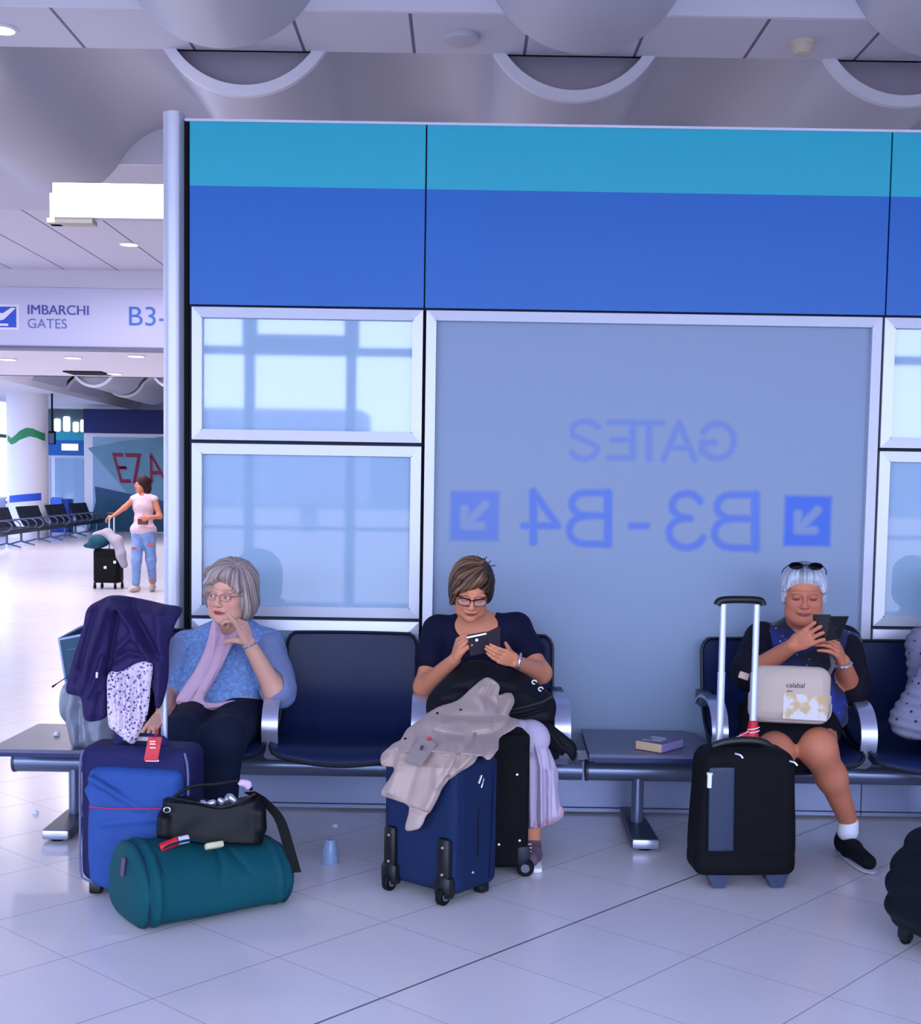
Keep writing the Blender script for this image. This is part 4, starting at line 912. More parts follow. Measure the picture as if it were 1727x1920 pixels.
# --- black trolley case with extended handle
TO = A([1.158, 5.20, 0]); RT = rotz(math.radians(4)); T2W = lambda p: A(p) @ RT.T + TO
ts = thing('black_trolley_case', 'black cabin trolley case with its bright telescopic handle fully extended', 'suitcase', tuple(TO))
def tb(P):
    q = (P - TO) @ RT; x, y, z = q.T; top = .572 - .035 * np.clip((np.abs(x) - .08) / .13, 0, 1) ** 2; hw = .208 - .018 * sstep(.1, .6, z); r = .04
    d = np.stack([np.abs(x) - hw + r, np.abs(y) - (.105 - .01 * np.abs(x) / .2) + r, np.maximum(z - top + r, .055 - z + r)], 1)
    return np.linalg.norm(np.maximum(d, 0), axis=1) + np.minimum(d.max(1), 0) - r
s = Sdf().fn(tb, TO - .25 * A([1, 1, 0]), TO + A([.25, .25, .62])); slink('body', s.mesh(.007, disp=lambda P: .0012 * wavn(P, 26, 1) + .003 * np.exp(-((P[:, 2] - .14) / .006) ** 2)), m_blk, ts)
s = Sdf().box(T2W((-.115, -.107, .335)), (.105, .014, .34), r=.006, R=RT @ roty(-.015)).ell(T2W((-.115, -.109, .34)), (.04, .006, .15), RT, k=.01)
slink('front_panel', s.mesh(.004), mat('slate_blue_panel', (38, 50, 76), .45), ts)
part('zip_pull', MB().tube([T2W((-.168, -.116, .475)), T2W((-.169, -.118, .425))], .0095, 12).tube([T2W((-.168, -.116, .485)), T2W((-.168, -.116, .476))], .012, 12), mat('white_rubber', (235, 238, 250), .4), ts)
for x in (-.085, .053):
    part('handle_rod', MB().tube([T2W((x, .06, .5)), T2W((x, .06, .855))], .0155, 16).tube([T2W((x, .06, .855)), T2W((x, .06, .86))], .0165, 16).tube([T2W((x, .06, .86)), T2W((x, .06, 1.14))], .0135, 16), m_handle, ts)
part('handle_grip', MB().tube([T2W(p) for p in smooth_path([(-.112, .06, 1.135), (-.10, .06, 1.152), (-.06, .055, 1.158), (.03, .055, 1.158), (.07, .06, 1.152), (.078, .06, 1.135)], 4)], .0155, 12), m_blkp, ts)
part('carry_handle', MB().tube([T2W(p) for p in smooth_path([(-.13, -.01, .565), (-.08, -.015, .585), (.0, -.015, .592), (.07, -.015, .585), (.11, -.01, .56)], 5)], .011, 10, flat=1.7), m_blkp, ts)
for px, py in ((1378, 1413), (1480, 1427)):
    p = PY(px, py, 5.1); part('zip_tab', MB().tube([p, p + A([.02, -.006, -.004]), p + A([.03, -.008, -.016])], .0045, 8), m_chrome, ts)
for x in (-.105, .135):
    V = [(x - .055, -.07, .075), (x + .055, -.07, .075), (x + .024, -.07, .004), (x - .024, -.07, .004)]; V = V + [(a_, -.02, c_) for a_, b_, c_ in V]
    part('foot', MB().add([T2W(v) for v in V], [(0, 1, 2, 3), (7, 6, 5, 4), (0, 4, 5, 1), (1, 5, 6, 2), (2, 6, 7, 3), (3, 7, 4, 0)]), mat('slate_foot', (52, 62, 92), .5), ts, smooth=False)
    wheel(None, ts, T2W((x, .07, .032)), .032, .026, RT @ A([1, 0, 0]))
p = T2W((.053, .06, .60)); rw = thing('airline_tag', 'red and white tag wrapped around the right rod of the trolley case handle', 'luggage tag', tuple(p))
s = Sdf().cap(p + A([0, 0, -.01]), p + A([0, 0, .05]), .027, .020, k=.01).ell(p + A([-.03, -.01, 0]), (.03, .015, .016), k=.01); slink('tag_wrap', s.mesh(.004, disp=lambda P: .003 * wavn(P, 90, 2)), m_tagred, rw)
q = MB()
for dz in (.018, .032): q.tube([p + A([.027 * math.cos(t), .027 * math.sin(t), dz + .006 * math.cos(t)]) for t in np.linspace(-2.6, -.5, 8)], .0022, 6)
part('tag_stripe', q, m_pure, rw); part('tag_tail', MB().tube([p + A([-.02, -.015, .02]), p + A([-.06, -.02, 0]), p + A([-.085, -.02, -.01])], .006, 6, flat=.3), m_pure, rw)

# --- dark ribbed case cut by the right edge
BO = A([1.83, 4.50, 0]); RR = rotz(math.radians(24)); B2W = lambda p: A(p) @ RR.T + BO
gs2 = thing('dark_ribbed_suitcase', 'dark blue-black ribbed soft suitcase cut by the right edge of the photo', 'suitcase', tuple(BO))
def rb(P):
    q = (P - BO) @ RR; x, y, z = q.T; hw = .27 - .10 * sstep(.24, .42, z) - .05 * (1 - sstep(.02, .14, z)); r = .06
    st = .012 * (np.abs(np.sin((z + .06 * x) * PI / .083)) ** .6)
    d = np.stack([np.abs(x) - hw - st + r, np.abs(y) - .16 - st + r, np.maximum(z - .42 + r, .045 - z + r)], 1)
    return (np.linalg.norm(np.maximum(d, 0), axis=1) + np.minimum(d.max(1), 0) - r) * .8
s = Sdf().fn(rb, BO - A([.36, .36, 0]), BO + A([.36, .36, .5])); slink('body', s.mesh(.008), mat('blue_black_fabric', (10, 18, 28), .6, bump=.4, bscale=400), gs2)
for x, y in ((-.2, -.11), (.2, -.11), (-.2, .11), (.2, .11)):
    o = part('caster', MB().box(B2W((x, y, .045)), (.04, .05, .06), r=.012, R=RR), m_blkp, gs2); wheel(None, o, B2W((x, y, .022)), .022, .022, RR @ A([1, 0, 0]), hub=False)
part('handle', MB().tube([B2W(p) for p in smooth_path([(-.06, 0, .40), (-.05, 0, .46), (.05, 0, .46), (.06, 0, .40)], 4)], .014, 10), m_blkp, gs2)

# --- litter
for px, py, z, lab in ((65, 1526, 0, 'white paper scrap on the floor beside the left bench foot'), (105, 1379, .4405, 'small white scrap on the left end table'), (628, 1551, 0, 'tiny white scrap on the floor behind the plastic cup')):
    c = PZ(px, py, z); s = Sdf().ell(c + A([0, 0, .006]), (.012, .010, .007)).ell(c + A([.008, 0, .008]), (.006, .008, .006)); ssingle('paper_scrap', s.mesh(.002, disp=lambda P: .002 * wavn(P, 300, 2)), m_pure, lab, 'litter')
# --- paperback on the right table
bk = thing('paperback_book', 'thick paperback with a purple and grey cover lying on the right table', 'book', tuple(PZ(1226, 1402, .44)))
Lb, Fb, Rbk = PZ(1186, 1404, .4405), PZ(1240, 1413, .4405), PZ(1272, 1399, .4405); ub = nrm(Fb - Lb); vb = A([-ub[1], ub[0], 0]); RB = np.stack([ub, vb, A([0, 0, 1.])], 1); wb_, db_ = .135, .19; c = Fb - ub * wb_ / 2 + vb * db_ / 2; K3 = lambda p: A(p) @ RB.T + c
part('pages', MB().box(K3((0, 0, .0215)), (wb_ - .004, db_ - .004, .037), R=RB), mat('yellowed_pages', (214, 184, 150), .8, bump=.4, bscale=300, aniso=(1, 1, 12)), bk, smooth=False)
part('cover', MB().box(K3((0, 0, .0015)), (wb_, db_, .0025), R=RB).box(K3((0, 0, .0413)), (wb_, db_, .0025), R=RB).box(K3((0, db_ / 2, .0215)), (wb_, .0025, .04), R=RB), mat('mauve_cover', (92, 72, 110), .35, var=.35, vscale=30), bk, smooth=False)
q = MB()
for (x_, y_, a_, b_) in ((-.02, .03, .07, .012), (-.01, .0, .08, .014), (.01, -.04, .05, .03), (-.03, -.06, .04, .01)): q.box(K3((x_, y_, .0432)), (a_, b_, .001), R=RB)
part('cover_print', q, mat('pale_print', (190, 190, 200), .4), bk, smooth=False)
part('page_edge', MB().box(K3((wb_ / 2 - .0005, 0, .0215)), (.002, db_ - .006, .036), R=RB), mat('lilac_edge', (176, 160, 220), .5), bk, smooth=False)

# --- paper bag, plastic bag, jacket and scarf at the left
tbz = .4405
a = PY(126, 1172, 5.80); V = [(-1.70, 5.70, tbz), (-1.50, 5.70, tbz), (-1.50, 5.98, tbz), (-1.70, 5.98, tbz), (a[0] - .0, 5.68, .90), (-1.42, 5.68, .97), (-1.42, 6.02, .97), (a[0] - .0, 6.02, .92)]
F = [(0, 1, 5, 4), (1, 2, 6, 5), (2, 3, 7, 6), (3, 0, 4, 7), (3, 2, 1, 0)]
sb = thing('shopping_bag', 'dark green stiff shopping bag on the left table, behind the purple jacket', 'bag', (-1.6, 5.85, tbz))
part('bag_body', MB().add(V, F), mat('dark_green_card', (34, 74, 100), .4), sb, smooth=False)
part('bag_rim', MB().tube([V[4], V[5], V[6], V[7]], .006, 6, close=True).tube([V[0], V[4]], .005, 6), mat('pale_rim', (170, 186, 226), .5), sb)
part('bag_line', MB().tube([A(V[4]) + A([.035, -.004, -.045]), A(V[5]) + A([0, -.004, -.07])], .003, 6), mat('turquoise_line', (60, 140, 190), .5), sb)
m_poly = mat('grey_plastic_film', (132, 140, 156), .32, spec=.6, var=.1, vscale=12)
ssingle('plastic_bag', drape([(120, 1285), (150, 1270), (180, 1300), (215, 1330), (212, 1398), (165, 1402), (138, 1396), (128, 1362), (114, 1330)], 5.62, .085, [([(150, 1290), (140, 1340), (150, 1390)], 8, .02), ([(175, 1310), (165, 1350), (175, 1395)], 7, .018), ([(135, 1300), (128, 1350)], 5, -.015), ([(160, 1320), (158, 1380)], 5, -.014)], noise=.006, nf=50, edge=.06, h=.005), m_poly,
        'crumpled grey plastic carrier bag on the left table, under the jacket', 'bag')
m_jkt = mat('purple_jacket_cloth', (44, 35, 82), .7, bump=.25, bscale=300, var=.07, vscale=10)
JP = [(161, 1141), (180, 1128), (204, 1119), (249, 1125), (300, 1136), (336, 1144), (326, 1174), (316, 1212), (316, 1260), (312, 1296), (302, 1326), (294, 1320), (292, 1285), (284, 1243), (262, 1252), (249, 1262), (225, 1275), (207, 1266), (203, 1313), (201, 1344), (165, 1348), (155, 1308), (140, 1302), (128, 1296), (129, 1276), (140, 1228), (157, 1172)]
JF = [([(205, 1122), (235, 1150), (262, 1190), (284, 1236)], 7, .035), ([(240, 1130), (268, 1175), (300, 1230)], 7, -.030), ([(204, 1140), (190, 1185), (172, 1240), (165, 1290)], 8, .035), ([(222, 1150), (214, 1200), (205, 1260)], 6, -.035), ([(180, 1145), (165, 1200), (150, 1270)], 6, -.025),
      ([(300, 1145), (305, 1200), (303, 1300)], 9, .02), ([(225, 1215), (250, 1190), (262, 1200)], 6, .025), ([(215, 1240), (245, 1222), (275, 1228)], 6, -.022), ([(175, 1300), (190, 1260), (200, 1230)], 6, .025), ([(150, 1250), (160, 1290)], 5, .02), ([(185, 1345), (192, 1300)], 5, -.02)]
jz = PY(230, 1125, 5.0)[2]
jk = thing('purple_jacket', 'dark purple jacket draped over the raised handle of the blue suitcase', 'jacket', tuple(PY(230, 1345, 5.03)))
V, Q = drape(JP, 4.98, .045, JF, base=lambda x, z: .06 * sstep(jz - .12, jz, z) ** 2 - .03 * sstep(jz - .10, jz - .5, z), noise=.006, nf=34, edge=.04); slink('jacket_cloth', (V, Q), m_jkt, jk)
p = PY(128, 1268, 4.98); part('drawstring', MB().tube([p + A([.03, 0, .02]), p, PY(108, 1281, 4.97), PY(98, 1288, 4.97)], [.002, .002, .002, .005], 6), m_blkp, jk)
p = PY(182, 1260, 4.90); part('zip_pull', MB().tube([p, p - A([.002, 0, .022])], .005, 8), m_stud, jk)
p = PY(255, 1250, 4.92)
def floral():
    m = mat('floral_cloth', (206, 190, 216), .75); nt = m.node_tree; N = nt.nodes; L = nt.links; b = N['Principled BSDF']; tcn = N.new('ShaderNodeTexCoord')
    v = N.new('ShaderNodeTexVoronoi'); v.inputs['Scale'].default_value = 75; n = N.new('ShaderNodeTexNoise'); n.inputs['Scale'].default_value = 60; L.new(tcn.outputs['Object'], n.inputs[0]); L.new(tcn.outputs['Object'], v.inputs[0])
    r = N.new('ShaderNodeValToRGB'); L.new(v.outputs['Distance'], r.inputs[0]); el = r.color_ramp.elements; el[0].position = .30; el[0].color = lin((66, 52, 120)); el[1].position = .42; el[1].color = lin((210, 190, 216)); k2 = r.color_ramp.elements.new(.8); k2.color = lin((228, 214, 214))
    mx = N.new('ShaderNodeMix'); mx.data_type = 'RGBA'; r2 = N.new('ShaderNodeMapRange'); r2.inputs[1].default_value = .5; r2.inputs[2].default_value = .62; L.new(n.outputs[0], r2.inputs[0]); L.new(r2.outputs[0], mx.inputs[0]); L.new(r.outputs[0], mx.inputs[6]); mx.inputs[7].default_value = lin((218, 200, 216)); L.new(mx.outputs[2], b.inputs['Base Color']); return m
m_floral = floral()
ssingle('floral_scarf', drape([(203, 1262), (230, 1256), (262, 1240), (286, 1244), (283, 1286), (277, 1338), (262, 1375), (250, 1394), (232, 1384), (215, 1370), (203, 1358), (201, 1313)], 4.93, .018, [([(225, 1265), (222, 1310), (225, 1370)], 5, .014), ([(243, 1265), (245, 1320), (245, 1385)], 5, .016), ([(263, 1255), (264, 1310), (258, 1370)], 5, .014), ([(234, 1270), (234, 1360)], 4, -.012), ([(254, 1260), (255, 1360)], 4, -.012), ([(212, 1300), (220, 1340)], 4, -.01)], noise=.003, nf=50, edge=.02, h=.004), m_floral,
        'pale floral scarf with purple flecks hanging below the purple jacket', 'scarf')

# ================================================================== PEOPLE
m_skin = mat('skin', (205, 150, 135), .52, attr='Col', bump=.08, bscale=180, spec=.4)
class Head:
    """local frame: x to the picture's right, -y out of the face, z up; s scale"""
    def __init__(h, c, yaw=0., pitch=0., tilt=0., s=1.1, wide=1.):
        h.c = A(c, float); h.s = s; h.R = rotz(yaw) @ rotx(pitch) @ roty(tilt); h.w = wide
    def W(h, p): return h.R @ (A(p, float) * A([h.w, 1, 1]) * h.s) + h.c
    def loc(h, P): return ((P - h.c) @ h.R) / h.s / A([h.w, 1, 1])
    def ell(h, S, c, r, k=.01, op='u', R=None): S.ell(h.W(c), A(r) * h.s * A([h.w, 1, 1]), h.R if R is None else h.R @ R, k * h.s, op)
    def cap(h, S, a, b, ra, rb=None, k=.01, op='u'): S.cap(h.W(a), h.W(b), ra * h.s, (rb if rb is not None else ra) * h.s, k * h.s, op=op)
def build_face(h, S, jaw=1., lid=.5, age=1., lips=1.):
    E = h.ell; C = h.cap
    E(S, (0, .018, .032), (.074, .094, .086)); E(S, (0, -.022, -.038), (.060 * jaw, .068, .076), k=.035)
    E(S, (0, -.070, -.098), (.024, .020, .018), k=.022); E(S, (-.038, -.055, -.030), (.023, .022, .026), k=.022); E(S, (.038, -.055, -.030), (.023, .022, .026), k=.022)
    E(S, (-.040 * jaw, -.035, -.078), (.022, .03, .022), k=.03); E(S, (.040 * jaw, -.035, -.078), (.022, .03, .022), k=.03)
    for sx in (-1, 1):
        E(S, (sx * .030, -.0800, .020), (.024, .012, .008), k=.012)
        E(S, (sx * .031, -.098, -.001), (.019, .016, .012), k=.012, op='s')
        E(S, (sx * .031, -.0745, -.0005), (.0142, .0125, .0125), k=.003)
        C(S, (sx * .019, -.086, .004 + .004 * (1 - lid)), (sx * .031, -.0905, .0095 - .008 * lid), .0028, k=.003); C(S, (sx * .031, -.0905, .0095 - .008 * lid), (sx * .044, -.082, .003), .0028, k=.003)
        if lid > .8: E(S, (sx * .031, -.0768, .0015), (.0150, .0142, .0125), k=.003)
        C(S, (sx * .020, -.086, -.006), (sx * .042, -.083, -.008), .002, k=.004)
        E(S, (sx * .076, .012, -.008), (.007, .018, .030), k=.006); E(S, (sx * .080, .010, -.004), (.008, .012, .02), k=.004, op='s')
        E(S, (sx * .0115, -.0985, -.0345), (.0085, .0105, .0075), k=.005)
        C(S, (sx * .018, -.094, -.036), (sx * .033, -.078, -.064), .0012 * age, k=.006, op='s')
    C(S, (0, -.084, .016), (0, -.1085, -.028), .0065, .0092, k=.012); E(S, (0, -.1085, -.0325), (.010, .009, .0085), k=.006)
    E(S, (0, -.086, -.0585), (.025, .012, .012), k=.012)
    E(S, (0, -.0935, -.0600), (.021 * lips, .0075, .0046), k=.004); E(S, (0, -.0925, -.0680), (.018 * lips, .0085, .0054), k=.004)
    C(S, (-.022, -.0935, -.0640), (0, -.1045, -.0640), .0016, k=.002, op='s'); C(S, (.022, -.0935, -.0640), (0, -.1045, -.0640), .0016, k=.002, op='s')
    E(S, (0, -.098, -.0790), (.014, .005, .004), k=.006, op='s')
def face_color(h, V, base, lip=(176, 62, 74), brow=(120, 92, 82), shade=(170, 104, 92), broww=1., lash=0.):
    L_ = h.loc(V); x, y, z = L_.T; ax_ = np.abs(x); b = np.tile(A(lin(base)[:3]), (len(V), 1)); fr = y < -.055
    def mixc(w_, c):
        nonlocal b; w_ = (w_ * fr)[:, None]; b = b * (1 - w_) + A(lin(c)[:3]) * w_
    mixc(.35 * np.exp(-((ax_ - .040) ** 2 + (z + .034) ** 2) / .00035), (214, 112, 108)); mixc(.3 * np.exp(-(x ** 2 + (z + .034) ** 2) / .00012), (206, 104, 100))
    mixc(.55 * np.exp(-(((ax_ - .031) / .018) ** 2 + ((z + .003) / .011) ** 2)), shade)
    mixc(.75 * np.exp(-(((ax_ - .032) / .017) ** 4 + ((z - .0215 + .15 * np.maximum(ax_ - .034, 0)) / .0032) ** 2)) * broww, brow)
    if lash: mixc(lash * np.exp(-((z + .0065 - 14 * (ax_ - .031) ** 2) / .0016) ** 2) * (np.abs(ax_ - .031) < .0135), (62, 34, 34))
    e_ = ((x / .023) ** 2 + ((z + .0640) / .0092) ** 2); mixc(np.clip(1.5 - e_ * 1.3, 0, 1) * (y < -.082), lip)
    mixc(.8 * np.exp(-((z + .0640) / .0012) ** 2) * (ax_ < .021) * (y < -.08), (90, 30, 40))
    mixc(.6 * np.exp(-(((ax_ - .009) / .004) ** 2 + ((z + .0395) / .003) ** 2)) * (y < -.09), (110, 50, 50))
    return b
def eyes(h, parent, gaze=(0, -1, 0), iris=(70, 90, 110)):
    for sx in (-1, 1):
        c = h.W((sx * .031, -.0768, 0)); r = .0128 * h.s; q = MB().lathe([(r * math.sin(t) + 1e-6, -r * math.cos(t)) for t in np.linspace(0, PI, 13)], 16, cap=False); V = q.all()
        g = h.R @ nrm(gaze); dt = (V / r) @ g; col = np.tile(A(lin((214, 208, 214))[:3]), (len(V), 1)); Vw = V + c
        q2 = MB().add(Vw, q.F); link('eye', q2.all(), q2.F, mat('eye_white', (214, 208, 214), .15), parent, flipfix=False)
        q3 = MB().tube([c + g * r * .80, c + g * (r + .0006)], [.0062 * h.s, .0052 * h.s], 14); link('iris', q3.all(), q3.F, mat('iris_%d_%d' % (iris[0], iris[2]), iris, .15), parent)
def finger(S, b, d, up, L, cur, r0):
    p = A(b, float); d = nrm(d); ax = nrm(np.cross(d, up)); pts = [p]; rad = [r0]
    for i, l in enumerate(L):
        a = cur[i]; d = d * math.cos(a) + np.cross(ax, d) * math.sin(a) + ax * (ax @ d) * (1 - math.cos(a)); p = p + d * l; pts.append(p); rad.append(r0 * (1 - .13 * (i + 1)))
    for i in range(len(pts) - 1): S.cap(pts[i], pts[i + 1], rad[i], rad[i + 1], k=.0035)
    return pts
def hand(S, W, d, pn, thumb, curls, s=1.08, spread=.10, tdir=None, tcurl=(.2, .3), palm=True):
    """W wrist, d towards the knuckles, pn palm normal (fingers curl towards it), thumb +1/-1 along cross(d,pn)"""
    d = nrm(d); pn = nrm(A(pn, float) - (A(pn, float) @ d) * d); a = np.cross(d, pn) * thumb; W = A(W, float)
    for i in range(4):
        t = (1.5 - i); kn = W + d * (.082 - .004 * abs(t - .3)) * s + a * t * .0195 * s
        S.cap(W + a * t * .011 * s + d * .008 * s, kn, .0125 * s, .0105 * s, k=.010)
        L = A([.042, .027, .021]) * (.98, 1.06, 1.0, .80)[i] * s
        finger(S, kn, d + a * t * spread, pn, L, curls[i], .0092 * s)
    S.ell(W + d * .042 * s, A([.036, .040, .014]) * s, np.stack([a, d, np.cross(a, d)], 1), k=.012)
    td = nrm((a * .75 + d * .6 + pn * .35) if tdir is None else tdir); tb = W + d * .022 * s + a * .020 * s
    S.cap(tb, tb + td * .040 * s, .0150 * s, .0115 * s, k=.010); finger(S, tb + td * .040 * s, td, nrm(pn + .01 * d), A([.032, .026]) * s, tcurl, .0105 * s)
def skinmesh(name, parts, parent, cols):
    V = []; Q = []; n = 0; C = []
    for (v, q), c in zip(parts, cols): V.append(v); Q.append(q + n); n += len(v); C.append(c(v) if callable(c) else np.tile(A(lin(c)[:3]), (len(v), 1)))
    V = np.concatenate(V); Q = np.concatenate(Q); V = relax(V, Q, 1, .4)
    return link(name, V, Q.tolist(), m_skin, parent, angle=180, col=np.concatenate(C), flipfix=False)
def bbox(*pts, pad=.05): P = A(pts); return P.min(0) - pad, P.max(0) + pad
def hairmat(name, c, var=.3):
    return mat(name, c, .5, bump=.3, bscale=160, attr='Col', spec=.35)
def streak(h, P, pt, seed=0, ns=(9, 17, 31, 53)):
    L_ = h.loc(P); ax_ = nrm(pt); u = L_ - A([0, .01, .0]); al = u @ ax_; pr_ = u - al[:, None] * ax_; e1 = nrm(np.cross(ax_, [0, 1, .3])); e2 = np.cross(ax_, e1); a = np.arctan2(pr_ @ e2, pr_ @ e1)
    r = np.random.RandomState(seed); th_ = np.linalg.norm(pr_, axis=1) / .1; out = 0
    for n_ in ns: out = out + np.sin(n_ * a + r.rand() * 6.3 + (1.2 + r.rand()) * np.sin(2.2 * th_ + r.rand() * 6) + .9 * np.sin(2 * a + 5 * al / .1 * .4)) 
    return out / len(ns)
def strands(h, amp=.004, pt=(.0, -.02, .12), seed=0, lump=.35):
    return lambda P: amp * (streak(h, P, pt, seed, (14, 27, 46, 71)) * 1.1 + lump * wavn(h.loc(P), 50, 4))
def hairlink(h, s, hh, m, parent, c0, c1, pt, seed=0, amp=.0035, lump=.35, extra=None):
    V, Q = s.mesh(hh, disp=strands(h, amp, pt, seed, lump)); V = relax(V, Q, 1, .4); t = np.clip(.5 + .75 * streak(h, V, pt, seed, (11, 23, 41, 67)), 0, 1)[:, None]
    if extra is not None: t = np.clip(t + extra(h.loc(V))[:, None], 0, 1)
    col = A(lin(c0)[:3]) * (1 - t) + A(lin(c1)[:3]) * t
    return link('hair', V, Q.tolist(), m, parent, angle=180, col=col, flipfix=False)
def tufts(h, S, seeds, k=.004):
    for a, b, r in seeds: h.cap(S, a, b, r, r * .35, k=k)
def rim_loop(h, cx, cz, rx, rz, y, tiltz=0., n=24, sq=2.6, yb=.25):
    out = []
    for t in np.linspace(0, 2 * PI, n, endpoint=False):
        c_, s_ = math.cos(t), math.sin(t); r = 1 / ((abs(c_) ** sq + abs(s_) ** sq) ** (1 / sq)); x = cx + rx * r * c_; z = cz + rz * r * s_ + tiltz * (x - cx)
        out.append(h.W((x, y + abs(x) ** 2 * yb * 8, z)))
    return out

# ------------------------------------------------------------ woman 1 (left): grey bob, blue lace top, pink scarf, hand at her cheek
SK1 = (230, 172, 150)
p_ = lambda x, y, Y: PY(x, y, Y)
w1 = thing('person', 'seated person in blue lace top and pink scarf, cheek resting on one hand', 'person', (-1.12, 5.9, 0), 'people waiting on the navy benches')
h1 = Head(p_(430, 1113, 5.90), yaw=-.30, pitch=.06, tilt=.06, s=1.12, wide=1.05)
hs = Sdf(); build_face(h1, hs, jaw=1.06, lid=.35); nb = p_(440, 1192, 6.02); h1.cap(hs, (0, .035, -.05), (.0, .05, -.10), .050, .052, k=.03); hs.cap(h1.W((0, .04, -.08)), nb, .056, .062, k=.03)
SL, SR = p_(350, 1212, 6.03), p_(503, 1208, 6.03); EL_, ER = p_(318, 1296, 5.92), p_(516, 1296, 5.80); WL_, WR = p_(303, 1338, 5.62), p_(467, 1207, 5.72)
SL_1, SR_1, EL_1, ER_1, WR_1 = SL, SR, EL_, ER, WR; pel = A([-1.10, 5.96, .55]); bel = p_(412, 1296, 5.93); ch = p_(424, 1238, 6.00)
HLp, HRp = A([-1.20, 5.92, .54]), A([-.99, 5.92, .54]); KL, KR = p_(338, 1378, 5.44), p_(420, 1386, 5.44); AL, AR = A([KL[0] - .0, 5.50, .09]), A([KR[0] - .03, 5.47, .09])
def torso(b): 
    b.ell(ch, (.185, .125, .17), k=.05).ell(bel, (.200, .155, .15), k=.08).ell(pel, (.20, .15, .11), k=.06).cap(nb, SL, .062, .062, k=.06).cap(nb, SR, .062, .062, k=.06).cap(ch, nb, .10, .062, k=.07)
    b.ell(ch + A([-.075, -.10, -.02]), (.075, .065, .075), k=.05).ell(ch + A([.075, -.10, -.02]), (.075, .065, .075), k=.05); return b
b = torso(Sdf()).cap(h1.W((0, .04, -.08)), nb, .056, .062, k=.03)
b.chain([SL, EL_, WL_], [.056, .043, .028], k=.03).chain([SR, ER, WR], [.058, .050, .031], k=.03).chain([HLp, KL, AL], [.10, .068, .042], k=.04).chain([HRp, KR, AR], [.10, .070, .042], k=.04)
hR = Sdf().cap(ER, WR, .050, .031, k=.03); kn = p_(454, 1174, 5.69)
hand(hR, WR, kn - WR, A([-.75, .35, -.25]), 1, [(.0, .25, .15), (.75, .8, .5), (.95, .95, .6), (1.05, 1.0, .7)], s=1.12, tdir=nrm([-.6, .1, .05]), tcurl=(.3, .4))
hL = Sdf().cap(EL_, WL_, .043, .028, k=.03); hand(hL, WL_, A([.0, -.75, -.45]), A([.1, -.2, -1]), -1, [(.3, .3, .2)] * 4, s=1.1)
def crop(S, c, r, h): return S.mesh(h, lo=A(c) - r, hi=A(c) + r)
fc1 = lambda V: face_color(h1, V, SK1, brow=(130, 104, 96), lip=(188, 52, 66))
skinmesh('body', [hs.mesh(.0032, lo=h1.c - .16, hi=h1.c + A([.16, .16, .17])), b.mesh(.007), hR.mesh(.0032, lo=np.minimum(WR, kn) - .10, hi=np.maximum(WR, kn) + .10), hL.mesh(.004, lo=WL_ - .12, hi=WL_ + .10)], w1, [fc1, SK1, SK1, SK1])
eyes(h1, w1, (-.25, -1, -.02), (96, 104, 110))
s = Sdf(); h1.ell(s, (.0, .028, .058), (.100, .104, .090)); h1.ell(s, (.070, .025, -.02), (.036, .065, .085), k=.03); h1.ell(s, (-.072, .015, -.012), (.030, .06, .070), k=.03); h1.ell(s, (0, .08, -.03), (.08, .05, .08), k=.04)
h1.ell(s, (-.01, -.052, .088), (.078, .045, .034), k=.02); h1.cap(s, (.03, -.07, .095), (-.06, -.082, .050), .017, .012, k=.015); h1.cap(s, (.035, -.07, .095), (.068, -.065, .03), .018, .014, k=.02); h1.cap(s, (-.05, -.06, .07), (-.078, -.05, .0), .018, .012, k=.02)
h1.ell(s, (-.004, -.12, -.030), (.063, .088, .100), k=.012, op='s')
hairlink(h1, s, .0038, hairmat('ash_grey_hair', (172, 152, 150)), w1, (112, 92, 88), (196, 178, 172), (.035, -.03, .12), 1, .0040, .5)
def shirt_noise(a=.006, f=24, sd=3):
    return lambda P: a * wavn(P * A([1, 1, .7]), f, sd) + a * .8 * np.abs(wavn(P, f * 1.6, sd + 4))
s = torso(Sdf()).chain([SL, SL + (EL_ - SL) * .95], [.062, .058], k=.03).chain([SR, SR + (ER - SR) * .62, ER + A([.016, .03, -.012])], [.062, .060, .064], k=.03)
s.ell(p_(405, 1335, 5.86), (.20, .13, .045), k=.03)
s.ell(nb + A([.0, -.06, .035]), (.075, .095, .07), k=.01, op='s')
s.cap(ER + (WR - ER) * .1, WR, .058, .05, k=.012, op='s')
def lace():
    m = mat('blue_lace', (120, 152, 206), .75, bump=1., bscale=75, var=.36, vscale=70); return m
slink('lace_top', s.mesh(.006, off=.010, disp=shirt_noise(.005, 26, 3)), lace(), w1)
s = Sdf().chain([HLp, KL, AL + A([0, 0, .02])], [.105, .078, .058], k=.05).chain([HRp, KR, AR + A([0, 0, .02])], [.112, .085, .062], k=.05).ell(pel + A([0, 0, -.0]), (.205, .155, .115), k=.06)
slink('trousers', s.mesh(.007, off=.004, disp=shirt_noise(.005, 28, 8)), mat('dark_navy_denim', (18, 28, 52), .8, bump=.3, bscale=400), w1)
def shoe(S, ank, dr, L=.25, w_=.042): 
    dr = nrm([dr[0], dr[1], 0]); z = A([0, 0, 1.]); hb_ = A([ank[0], ank[1], .045]) - dr * .04
    S.cap(hb_, hb_ + dr * .09, .042, .042, k=.03).cap(hb_ + dr * .09, hb_ + dr * (L - .05), .042, .032, k=.03, sc=(1, 1, 1)); S.cap(ank, hb_ + z * .02, .04, .04, k=.02)
    S.box(hb_ + dr * (L * .4) + A([0, 0, -.095]), (L * 1.6, L * 1.6, .1), r=.001, R=np.stack([dr, A([-dr[1], dr[0], 0]), z], 1), k=.004, op='s'); return S
